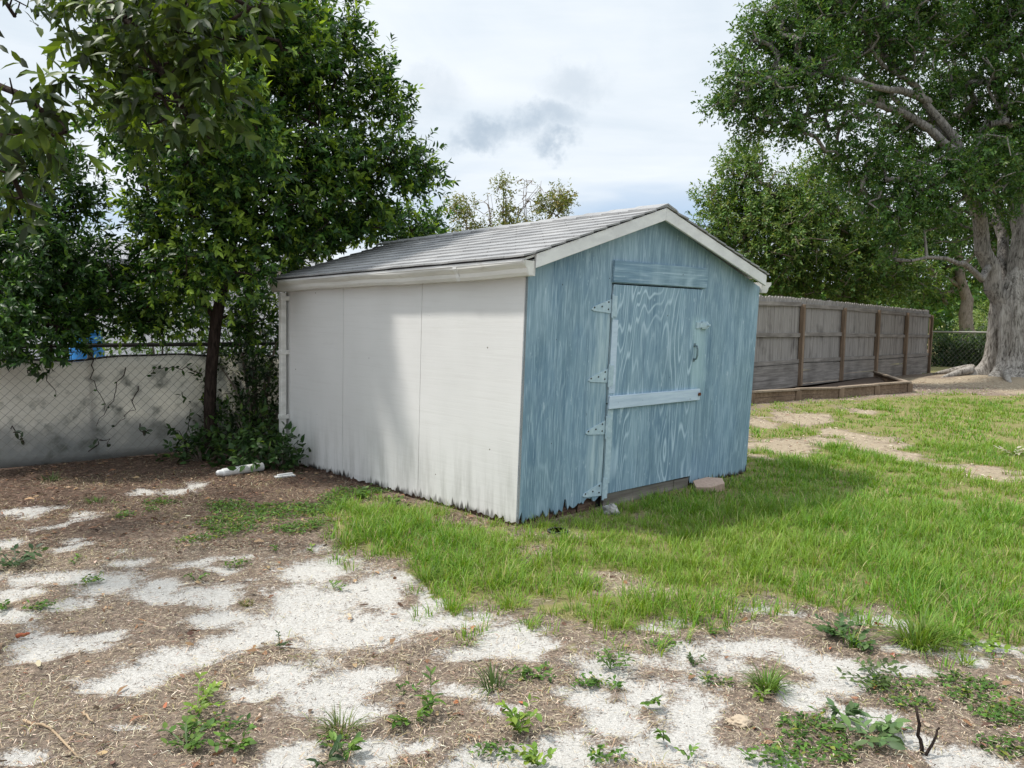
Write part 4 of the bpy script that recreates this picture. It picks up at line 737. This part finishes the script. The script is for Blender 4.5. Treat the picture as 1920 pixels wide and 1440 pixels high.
def bush(name, label, base, R, H, n, L, pal, cat='shrub', lm=None, group=None, youngness=.2, wf=.42):
    base = np.array(base); v = rng.normal(size=(n,3)); v[:,2] = np.abs(v[:,2]); v /= np.linalg.norm(v, axis=1, keepdims=True); rr = rng.random(n)**.45
    p = v*rr[:,None]*np.array([R[0],R[1],H])*(0.72+.5*fbm(v[:,0]*3+base[0], v[:,1]*3+v[:,2]*2, 3))[:,None]; root = empty(name, tuple(base)); tag(root, label, cat, group)
    m = 24; b = MB()
    for i in rng.choice(n, min(m, n), replace=False): b.tube([(0,0,-.03), tuple(p[i]*.55+[0,0,.08*H]), tuple(p[i])], [.012*H+.003,.007*H+.002,.002], 5)
    b.build('stems', BARK_TAN, root)
    V, Fs, C = shoots(p, v+[0,0,.3], np.zeros(3)-[0,0,H*.3], 2, 6, L, wf, L*2.2, pal, None, (.16,.25,.04), .3, .2, .8, True, youngness)
    bigmesh('foliage', V, Fs, lm or LEAF, C, root); return root
for q, (px, dd, R, H, lab) in enumerate([(1765,28.5,1.2,1.5,'dark hedge bush behind the wire fence, next to the plank fence end'),(1812,28.8,1.1,1.45,'dark hedge bush behind the wire fence, below the slim trunk'),(1850,28.3,1.0,1.55,'dark hedge bush behind the wire fence, half hidden by the flared trunk')]):
    g = P(px, 690, dd); bush('hedge_bush', lab, (g[0], g[1], -.25), (R,.7), H, 420, .12, [(.014,.035,.01),(.025,.055,.014),(.04,.075,.02)], group='dark hedge bushes along the wire fence')
g = P(1845,640,40); bush('pale_shrub', 'sunlit pale green shrub in the gap left of the flared trunk', (g[0], g[1], -.3), (1.6,1.2), 2.6, 500, .16, [(.14,.2,.06),(.2,.25,.08)], youngness=.5)
# ------------------------------------------------------------------ left fabric fence
A0 = np.array([-6.6, 6.28+.25, 0]); A1 = np.array([1.2, 12.1+.1, 0]); dv = A1-A0; LF_ = np.linalg.norm(dv); dv = dv/LF_; fa = math.atan2(dv[1], dv[0])
ff = empty('fabric_fence', tuple(A0), fa); tag(ff, 'chain link fence covered with sagging stained beige fabric behind the left trees', 'fence')
b = MB(); nxs = 170; nzs = 10; vs = []
def ftop(x): return 1.04+.014*math.sin(x*1.9+.5)+.014*math.sin(x*4.3)+.008*math.sin(x*9)-.10*max(0, min(1, (x-4.4)/.8))
for i in range(nxs+1):
    x = LF_*i/nxs; zt = ftop(x)
    for j in range(nzs+1): t = j/nzs; z = -.03+t*(zt+.03); vs.append((x, .05+.022*math.sin(x*2.3+t*2)+.012*math.sin(x*7+t*5)*t, z+float(-.04)))
fs = [(i*(nzs+1)+j, (i+1)*(nzs+1)+j, (i+1)*(nzs+1)+j+1, i*(nzs+1)+j+1) for i in range(nxs) for j in range(nzs)]; b.add(vs, fs)
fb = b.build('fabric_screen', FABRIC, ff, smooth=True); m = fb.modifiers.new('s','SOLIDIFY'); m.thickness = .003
b = MB(); b.tube([(LF_*i/60, .045+.022*math.sin(LF_*i/60*2.3+2), ftop(LF_*i/60)-.03) for i in range(61)], .011, 6); b.build('hem_cord', RAILM, ff, smooth=True)
b = MB(); b.tube([(0,.07,1.135),(LF_,.07,1.135)], .022, 8); b.build('top_rail', RAILM, ff, smooth=True)
for i in range(4): b = MB(); x = .35+2.42*i; b.tube([(x,.10,-.1),(x,.10,1.16)], .028, 8); b.build('post', WIRE, ff, smooth=True)
b = MB(); st = .095; hz = 1.13
for i in range(int(LF_/st)):
    x0 = i*st
    for sg in (1,-1):
        x1 = x0+sg*hz
        if x1 < 0 or x1 > LF_: continue
        b.obox((x0, .006 if sg > 0 else .0085, -.02), (x1, .006 if sg > 0 else .0085, hz-.01), (0,1,0), .0038 if sg > 0 else .0022, .0038 if sg > 0 else .0022)
b.build('wire_mesh', WIRE, ff)
# vines and undergrowth by the slim trunk
def vine(name, label, stems, leafn, L, pal, sub=None):
    base = np.array(stems[0][0]); root = empty(name, tuple(base)); tag(root, label, 'vine'); b = MB(); lp = []; ld = []
    for s in stems:
        s = np.array(s); q = [];
        for a, c in zip(s[:-1], s[1:]):
            for t in np.linspace(0,1,6)[:-1]: q.append(a+(c-a)*t+rng.normal(0,.018,3))
        q.append(s[-1]); b = MB(); b.tube(np.array(q)-base, np.linspace(.006,.0025,len(q)), 5); b.build('stem', BARK_DARK, root)
        for k in range(leafn): i = rng.integers(1, len(q)); lp.append(q[i]-base); ld.append(rng.normal(0,1,3)+[0,-.3,-.2])
    lp = np.array(lp); n = len(lp)
    V, Fs, C = tri_leaves(lp, np.array(ld), rng.normal(0,.4,(n,3))+[.1,-1,.4], L*rng.uniform(.6,1.2,n), L*.6*rng.uniform(.7,1.1,n), pick(pal, n)); bigmesh('leaves', V, Fs, LEAF, C, root)
DK = [(.014,.032,.010),(.025,.055,.014),(.04,.08,.02)]
def fp(x, z, y=-.02): return A0+dv*x+np.array([dv[1],-dv[0],0])*(-y)*-1+np.array([0,0,z])
def fpx(px, py, d=8.4): return P(px, py, d)
vine('vine', 'dark tangled vine climbing the fence between the slim trunk and the downpipe', [[fpx(455+14*i,850,8.75),fpx(450+15*i+random.uniform(-12,12),780,8.85),fpx(448+15*i+random.uniform(-18,18),700,8.9),fpx(452+14*i+random.uniform(-18,18),600+random.uniform(-30,30),8.8)] for i in range(7)], 34, .075, DK)
vine('vine', 'thin bare vine stems trailing over the beige fabric left of the trunk', [[fpx(170,665,7.88),fpx(175,720,7.86),fpx(195,770,7.85)],[fpx(235,690,8.02),fpx(215,740,8.0),fpx(180,800,7.95)],[fpx(255,725,8.06),fpx(250,765,8.05),fpx(215,800,8.02)],[fpx(90,680,7.68),fpx(88,710,7.68),fpx(105,740,7.7)]], 2, .05, DK)
vine('vine', 'young leafy creeper on the beige fabric just left of the trunk', [[fpx(350,850,8.3),fpx(352,800,8.32),fpx(360,770,8.33)],[fpx(350,850,8.3),fpx(335,810,8.3),fpx(310,800,8.26)],[fpx(380,700,8.4),fpx(330,690,8.3),fpx(290,690,8.25),fpx(285,705,8.22)]], 12, .07, DK)
vine('vine', 'flat grey green leaves standing in for leaf shadows on the left part of fabric', [[fpx(55,700,7.6),fpx(62,690,7.6),fpx(72,697,7.62)],[fpx(20,800,7.6),fpx(40,815,7.6),fpx(45,835,7.6)],[fpx(170,845,7.9),fpx(190,822,7.92),fpx(205,830,7.93)],[fpx(262,800,8.08),fpx(270,812,8.08),fpx(285,806,8.1)]], 5, .085, [(.10,.12,.09),(.05,.07,.04)])  # added leaves imitate leaf shadows falling on the fabric
def undergrowth(label, px, py, R, H, n, L, pal): g = G(px, py); bush('undergrowth_plant', label, (g[0], g[1], float(ground_z(g[0], g[1]))-.02), R, H, n, L, pal, 'plant', wf=.55, youngness=.15, group='broad leaved plants at the tree foot')
UG = [(.03,.07,.018),(.05,.10,.025),(.022,.05,.013)]
undergrowth('broad leaved plant against the corner of the shed by the downpipe', 530, 868, (.30,.24), .38, 34, .10, UG)
undergrowth('broad leaved plant between the trunk foot and the shed corner', 462, 862, (.34,.26), .34, 36, .10, UG)
undergrowth('broad leaved plant growing at the left of the slim trunk', 378, 852, (.28,.22), .28, 26, .09, UG)
bq = P(455,660,10.3); bush('shrub', 'tall dark shrub behind the fence, between the slim trunk and the shed', (bq[0], bq[1], -.1), (.95,.6), 2.5, 460, .09, DK)
bq = P(505,700,9.0); bush('shrub', 'dark shrub squeezed behind the shed downpipe', (-2.95,9.05,-.1), (.75,.4), 2.0, 420, .085, DK)
bq = P(300,650,9.8); bush('shrub', 'sunny green shrub behind the fabric fence left of the slim trunk', (bq[0], bq[1], -.1), (1.0,.6), 1.75, 320, .09, [(.05,.11,.02),(.09,.17,.03),(.03,.07,.015)], youngness=.4)
bq = G(330,850); bush('low_shrub', 'low scrub along the fabric foot behind the trunk', (-2.9,8.62,-.06), (.55,.22), .5, 60, .085, DK)
# ------------------------------------------------------------------ neighbour's house and barrel
hb = P(300,600,17); hb[2] = 0; hs = empty('neighbour_house', (hb[0],hb[1],-.1), math.radians(28)); tag(hs, 'white neighbouring house with grey roof glimpsed through the left trees', 'house')
b = MB(); b.box((-5.5,0,0),(3.2,6,2.55)); b.build('wall', HWALL, hs)
b = MB(); b.prism([(-.5,2.5),(-.5,2.62),(3,3.25),(6.5,2.62),(6.5,2.5)], lambda u, v: (-5.9,u,v), lambda u, v: (3.6,u,v)); b.build('roof', HROOF, hs)
bq = P(163,655,10.8); bl = empty('plastic_barrel', (bq[0],bq[1],float(ground_z(bq[0],bq[1])))); tag(bl, 'bright blue plastic barrel standing behind the fabric fence', 'barrel')
b = MB(); b.tube([(0,0,0),(0,0,.03),(0,0,.3),(0,0,.33),(0,0,.36),(0,0,.8),(0,0,.83),(0,0,.86),(0,0,1.16),(0,0,1.22)], [.17,.20,.225,.237,.225,.225,.237,.225,.205,.18], 28); b.build('drum', BLUEB, bl, smooth=True)
b = MB(); b.tube([(0,0,1.2),(0,0,1.255)], [.195,.195], 28); b.build('lid', BLUEB, bl, smooth=False)
# ------------------------------------------------------------------ small things on the ground
def gz(px, py): g = G(px, py); g[2] = float(ground_z(g[0], g[1])); return g
a, c = gz(406,884), gz(492,872); a[2] += .04; c[2] += .045; d = (c-a)
b = MB(); b.tube([a,a+d*.03+[0,0,.004],a+d*.12,a+d*.13,c-d*.02,c], [.018,.027,.032,.039,.042,.041], 22); o = b.build('plastic_pipe', PVC, None, False, loc=(a+c)/2); tag(o, 'short white plastic pipe lying on the soil near the trunk', 'pipe')
a, c = gz(515,886), gz(552,882); a[2] += .012; c[2] += .014; b = MB(); b.obox(a, c, (0,0,1), .06, .012); b.obox(a+[.02,.03,.013], c+[-.03,.03,.012], (0,0,1), .03, .012); o = b.build('plastic_scrap', PVC, None, loc=(a+c)/2); tag(o, 'flat white scrap lying by the shed corner plants', 'scrap')
def rock(name, label, px, py, r, m, seed, cat='rock', sz=(1,.8,.8), asz=.0):
    g = gz(px, py); me = bpy.data.meshes.new(name); import bmesh; bm = bmesh.new(); bmesh.ops.create_icosphere(bm, subdivisions=4, radius=r)
    from mathutils import noise as mn
    for v in bm.verts:
        n_ = mn.noise(v.co*(2.6/r)*.5+Vector((seed,0,0)))*.35+mn.noise(v.co*(7/r)*.5+Vector((seed,3,0)))*.22+mn.noise(v.co*(16/r)*.5)*.1; v.co = Vector((v.co.x*sz[0],v.co.y*sz[1],v.co.z*sz[2]))*(1+n_)
    bm.to_mesh(me); bm.free(); o = link(name, me, m, None, True); o.location = (g[0],g[1],g[2]+r*sz[2]*.55); tag(o, label, cat); return o
rock('rock', 'knobbly white and grey rock below the lower door hinge', 1145, 962, .062, STONE, 3.)
rock('rock', 'small tan stone half buried in the sand at the lower right', 1385, 1356, .032, plain('tan_stone', (.42,.34,.25), .95), 8., sz=(1.3,1,.6))
g = gz(1326,916); pv = MB()
pv.prism([(-.16,-.06),(-.05,-.115),(.12,-.09),(.17,.02),(.06,.10),(-.10,.08)], lambda u, v: (u,v,.068), lambda u, v: (u,v,-.02)); o = pv.build('paver', BRICK, None, bevel=.006); o.location = (g[0],g[1],g[2]+.005); o.rotation_euler = (math.radians(8),math.radians(-6),.35); tag(o, 'pinkish paving stone leaning in the grass at the shed front', 'paver')
g = gz(1046,999); b = MB(); b.tube([(0,0,0),(0,0,.03),(0,0,.03),(0,0,.012)], [.075,.075,.06,.055], 20); o = b.build('drain_cap', DRAIN, None); o.location = (g[0],g[1],g[2]-.012); tag(o, 'round dark drain cap sunk in the grass by the shed corner', 'drain cap')
def stick(label, pts, r, m=BARK_TAN, lift=.012):
    q = []
    for p in pts: g = gz(p[0], p[1]); g[2] += lift+(p[2] if len(p) > 2 else 0); q.append(g)
    q = np.array(q); w_ = [q[0]]
    for a, c in zip(q[:-1], q[1:]): w_ += [a+(c-a)*t+rng.normal(0,.003,3) for t in (.33,.66,1)]
    b = MB(); b.tube(w_, np.linspace(r, r*.55, len(w_)), 7); o = b.build('stick', m, None, True, loc=q[0]); tag(o, label, 'stick')
STRAW = plain('straw_twig', (.34,.25,.16), .9)
stick('long pale dry twig lying in the lower left corner', [(45,1360),(95,1372),(150,1432)], .006, STRAW)
stick('short pale twig forking off near the lower left corner', [(132,1398),(140,1384),(180,1388)], .005, STRAW)
stick('bent straw coloured twig on dark mulch at the lower left', [(158,1340),(163,1355),(172,1364)], .005, STRAW)
stick('dark upright dead stalk in the sand at the lower right', [(1728,1412),(1722,1410,.06),(1712,1412,.17)], .008, BARK_DARK, 0.)
stick('dark slanted dead stalk beside the upright one', [(1735,1418),(1752,1412,.05),(1758,1410,.09)], .006, BARK_DARK, 0.)
stick('reddish fallen leaf stalk among brown mulch at far left', [(32,1197),(45,1194),(56,1192)], .011, plain('red_chip', (.33,.1,.05), .9))
# weeds: each plant its own thing
WP = [(.055,.11,.02),(.085,.165,.028),(.12,.21,.035)]; WY = [(.13,.22,.035),(.18,.27,.04)]; WD = [(.03,.06,.022),(.05,.09,.03)]
def weed(name, label, px, py, R, H, n, L, pal, wf=.5, kind='leafy', group='weeds on the sandy ground'):
    g = gz(px, py); root = tuple(g)
    if kind == 'tuft':
        k = n; a = rng.uniform(0,6.28,k); r = R*.5*np.sqrt(rng.random(k)); X = np.cos(a)*r; Y = np.sin(a)*r
        V, Fs, C = blades(X, Y, H*rng.uniform(.5,1.1,k), rng.uniform(.004,.007,k)*L, a+rng.normal(0,.4,k), np.clip(.15+.75*rng.random(k),0,1.1), pick(pal, k), z0=np.zeros(k))
    else:
        st = max(3, n//7); parts = []
        for i in range(st):
            a = rng.uniform(0,6.28); out = R*rng.uniform(.3,1); h = H*rng.uniform(.4,1); m = max(4, n//st); t = np.linspace(.2,1,m); p = np.stack([np.cos(a)*out*t, np.sin(a)*out*t, h*np.sin(t*1.45)], 1)
            an = a+np.where(np.arange(m)%2, 1, -1)*rng.uniform(.5,1.3,m); dr = np.stack([np.cos(an), np.sin(an), rng.normal(.35,.3,m)], 1); ll = L*rng.uniform(.65,1.15,m)
            parts.append(tri_leaves(p, dr, rng.normal(0,.3,(m,3))+[0,0,1], ll, ll*wf, pick(pal, m), .25, .3))
            sgm = np.array([[0,0,0.],[out*.55*np.cos(a),out*.55*np.sin(a),h*.8],[out*np.cos(a),out*np.sin(a),h]]); sv = np.stack([sgm-[.0015,.0015,0], sgm+[.0015,.0015,0.002]], 1).reshape(-1,3)
            parts.append((sv, [np.array([[0,1,3,2],[2,3,5,4]])], np.tile(pal[0], (6,1))))
        V, Fs, C = join_arrays(parts)
    o = bigmesh(name, V, Fs, GRASSM, C); o.location = root; tag(o, label, 'weed', group); return o
W_ = [('leafy_weed','bushy grey green weed cut by the left edge of the photo',30,1055,.17,.13,70,.06,WD,.55),('leafy_weed','small bright weed at the far left edge above the brown mulch',12,1140,.07,.05,18,.04,WP,.5),
('leafy_weed','sprawling light green vine weed, largest of the lower left',370,1330,.16,.10,60,.045,WY,.5),('leafy_weed','deep green trailing weed directly below the sprawling light one',350,1400,.17,.08,80,.042,WP,.6),('leafy_weed','low green weed spreading right of the sprawling lower left weed',450,1395,.13,.07,46,.042,WP,.6),
('leafy_weed','little dark upright seedling alone on the big white sand patch',524,1212,.06,.08,26,.03,WD,.4),('leafy_weed','small dark weed between two sand patches left of centre',368,1090,.08,.06,26,.035,WP,.45),('leafy_weed','tiny weed at the edge of white sand near the upper left',140,1048,.08,.05,24,.035,WP,.45),
('grass_tuft','tall dark grass clump with a seed head at bottom centre',925,1288,.09,.16,46,1.2,[(.05,.085,.025),(.08,.12,.03)],.5,'tuft'),('leafy_weed','bright yellow green leafy weed just right of bottom centre',975,1375,.10,.15,70,.045,WY,.6),('leafy_weed','dark weed with a tall leafy shoot left of bottom centre',775,1355,.13,.09,46,.045,WP,.55),
('leafy_weed','lone upright shoot of narrow leaves beside the dark weed',808,1335,.05,.19,18,.06,WP,.35),('grass_tuft','wiry grass tuft at the lower left of centre',640,1370,.11,.15,80,.9,[(.09,.13,.035),(.14,.17,.05)],.5,'tuft'),('leafy_weed','blue green sprig at the bottom edge left of centre',610,1436,.06,.09,20,.05,WD,.5),('leafy_weed','green sprig above the bottom edge with broad leaves',645,1410,.07,.07,22,.055,WP,.45),
('leafy_weed','low feathery weed on brown mulch right of centre',1145,1255,.12,.08,80,.035,WP,.45),('leafy_weed','thin creeping weed just left of the feathery one',1000,1265,.12,.04,40,.03,WP,.45),('grass_tuft','round bushy grass tuft amid mulch at lower right',1437,1290,.10,.15,170,.9,[(.08,.15,.025),(.12,.2,.035)],.5,'tuft'),
('leafy_weed','single small rosette below the round grass tuft',1428,1312,.03,.06,10,.05,WY,.45),('leafy_weed','cluster of round dark leaves at the grass edge on the right',1570,1195,.17,.09,110,.045,[(.05,.10,.03),(.08,.14,.04)],.75),('leafy_weed','second round leaved clump slightly lower on white sand',1610,1222,.10,.07,50,.045,[(.05,.10,.03),(.08,.14,.04)],.75),
('grass_tuft','large arching grass clump standing out at the right lawn edge',1720,1215,.20,.26,240,1.1,[(.10,.18,.025),(.15,.22,.035)],.5,'tuft'),('leafy_weed','dark ragged weed on the sand bank at lower right',1645,1285,.20,.09,110,.045,[(.055,.09,.028),(.08,.12,.035)],.5),
('leafy_weed','grey green broad leaf weed near the dead stalks',1640,1385,.14,.07,44,.07,[(.09,.15,.06),(.12,.19,.07)],.5),('leafy_weed','upright pale leaf sprout right beside the dead stalks',1675,1385,.06,.10,14,.075,[(.11,.18,.06)],.5),('leafy_weed','grey green weed at the top of the creeping mat',1580,1350,.10,.06,34,.06,[(.09,.15,.06)],.5),
('leafy_weed','clover like patch of yellow green leaves under the right lawn edge',1840,1212,.18,.07,90,.04,WY,.7),('grass_tuft','pale little grass tuft at the right, below the clover patch',1810,1250,.06,.09,40,.9,WY,.5,'tuft'),('leafy_weed','broad weed against the white wall foot',668,925,.16,.09,70,.06,WP,.6),('leafy_weed','second weed along the white wall foot, nearer the shed corner',735,938,.10,.07,36,.055,WP,.6),
('grass_tuft','short grass tuft on brown soil toward the left fence',178,930,.14,.12,60,.9,WP,.5,'tuft'),('grass_tuft','dim grass tuft at the fabric foot on the far left',95,885,.16,.14,60,.9,[(.05,.1,.02)],.5,'tuft'),('leafy_weed','tiny sprig at the upper edge of the large sand patch',518,1032,.07,.05,26,.03,WP,.45),('leafy_weed','small yellowish sprig near the lawn edge above white sand',585,1030,.07,.05,26,.032,WY,.45),
('leafy_weed','flat green sprig on the white sand above centre',625,1100,.09,.03,24,.035,WP,.45),('grass_tuft','yellowish moss like tuft at the left edge of the largest sand patch',462,1130,.07,.05,70,.8,[(.17,.18,.05)],.5,'tuft'),('leafy_weed','tall narrow sprig near the lawn edge, right of centre',1303,1165,.06,.10,26,.045,WY,.4),('leafy_weed','small clover beneath the tall narrow sprig',1335,1190,.07,.04,24,.03,WP,.6),
('leafy_weed','dim weed on mulch beside the sand right of centre',1300,1250,.10,.06,40,.032,[(.06,.10,.03)],.45),('leafy_weed','bottom edge weed just left of the lower sand patch',1010,1432,.09,.07,40,.042,WY,.6),('grass_tuft','weedy tuft on the far right mulch by the frame edge',1880,1345,.15,.06,120,.7,WP,.5,'tuft'),('leafy_weed','pair of wilted leaves on bottom sand at right',1245,1390,.04,.07,10,.05,WP,.4),('leafy_weed','scattered sprig on the bottom sand patch',1290,1420,.06,.05,16,.03,WP,.5),
('leafy_weed','small weed left of the wilted pair',1210,1320,.09,.06,30,.035,WP,.5),('grass_tuft','grass tuft with stray blades at the tip of the left lawn edge',800,1085,.13,.17,110,1.,[(.09,.17,.022),(.13,.22,.03)],.5,'tuft'),('grass_tuft','bright grass tuft at the leftmost corner of the lawn',650,1025,.14,.15,110,1.,[(.10,.18,.022),(.14,.22,.03)],.5,'tuft'),('leafy_weed','pale dry weed clump in the far right grass',1900,855,.22,.12,50,.07,[(.45,.42,.33),(.3,.28,.15)],.5)]
for r in W_:
    nm, lab, px, py, R, H, n, L, pal, wf = r[:10]; weed(nm, lab, px, py, R*.88, H*.82, n, L*(.86 if len(r) <= 10 else 1), pal, wf, r[10] if len(r) > 10 else 'leafy')
# ------------------------------------------------------------------ sky and sun
to_sun = Vector((-.58, .04, 1.0)).normalized(); elev = math.asin(to_sun.z); azi = math.atan2(to_sun.x, to_sun.y)
wd = bpy.data.worlds.new('World'); sc.world = wd; wd.use_nodes = True; t = wd.node_tree; t.nodes.clear()
class WN(N):
    def __init__(s, t): s.t = t
w = WN(t); out = w.n('OutputWorld'); bg = w.n('Background', {'Strength': .1}); t.links.new(bg.outputs[0], out.inputs[0])
sky = w.n('TexSky', sky_type='NISHITA'); sky.sun_disc = False; sky.sun_elevation = elev; sky.sun_rotation = azi; sky.air_density = 1.; sky.dust_density = 1.5
gen = w.n('TexCoord').outputs['Generated']; dx, dy, dz = w.sep(gen); zc = w.math('MAXIMUM', dz, 0.)
den = w.math('ADD', zc, .22); pl = w.n('CombineXYZ', {0: w.math('DIVIDE', dx, den), 1: w.math('DIVIDE', dy, den), 2: 0.}).outputs[0]
n1 = w.noise(pl, 1.1, 7, .58, .6); n2 = w.noise(pl, 2.8, 6, .6, .4)
stv = w.n('CombineXYZ', {0: w.math('MULTIPLY', dx, 2.0), 1: 0., 2: w.math('MULTIPLY', dz, 13.)}).outputs[0]; n3 = w.noise(stv, 1., 5, .55, .4)
cl = w.mix(w.ramp(n1, [(.36,0.),(.62,1.)]), (5.5,6.25,7.0), (7.0,7.5,8.0)); cl = w.mix(w.ramp(n3, [(.42,.0),(.64,.5)]), cl, (7.5,7.85,8.2))
# darker ragged cloud pieces ahead of the camera
def vdir(px, py): v = P(px, py, 1.)-CP; return v/np.linalg.norm(v)
jit = w.n('VectorMath', {0: w.n('VectorMath', {0: w.n('TexNoise', {'Vector': gen, 'Scale': 16., 'Detail': 6., 'Roughness': .6}).outputs[1], 1: (.5,.5,.5)}, operation='SUBTRACT').outputs[0], 'Scale': .11}, operation='SCALE').outputs[0]
gj = w.n('VectorMath', {0: gen, 1: jit}, operation='ADD').outputs[0]; tot = None
for px, py, r, k in ((925,245,.045,1.),(975,237,.05,1.),(1040,228,.045,.75),(1045,270,.03,.9),(1075,165,.05,.45),(800,175,.06,.35),(880,262,.03,.7)):
    v = vdir(px, py); dlt = w.n('VectorMath', {0: w.n('VectorMath', {0: gj, 1: tuple(v)}, operation='SUBTRACT').outputs[0], 1: (1.,1.,1.9)}, operation='MULTIPLY').outputs[0]
    ln = w.n('VectorMath', {0: dlt}, operation='LENGTH').outputs['Value']; mk = w.math('MULTIPLY', w.mrange(ln, r*1.2, r*.1), k); tot = mk if tot is None else w.math('MAXIMUM', tot, mk)
cl = w.mix(w.math('MULTIPLY', tot, .8), cl, (3.4,4.2,5.1))
boost = w.mrange(dz, .38, .95, 1., 1.9); cl = w.n('VectorMath', {0: cl, 'Scale': boost}, operation='SCALE').outputs[0]
hole = w.math('MULTIPLY', w.mrange(dz, .20, .10), w.ramp(w.noise(w.n('CombineXYZ', {0: w.math('MULTIPLY', dx, 3.2), 1: dy, 2: w.math('MULTIPLY', dz, 12.)}).outputs[0], 1., 4, .5, .3), [(.47,0.),(.6,.8)]))
blue = w.mix(.6, sky.outputs[0], (3.2,4.9,7.4)); cc = w.mix(hole, cl, blue)
t.links.new(cc, bg.inputs[0])
sl = bpy.data.lights.new('sun', 'SUN'); sl.energy = 3.6; sl.angle = math.radians(3.5); sl.color = (1., .955, .88); so = bpy.data.objects.new('sun', sl); col.objects.link(so)
so.rotation_euler = to_sun.to_track_quat('Z', 'Y').to_euler(); so.location = (-20, -10, 40)
vs = sc.view_settings; vs.view_transform = 'Standard'; vs.look = 'None'; vs.exposure = .39; vs.gamma = 1
sc.cycles.use_denoising = True; sc.cycles.max_bounces = 6; sc.cycles.diffuse_bounces = 3; sc.cycles.transparent_max_bounces = 4; sc.cycles.use_adaptive_sampling = True
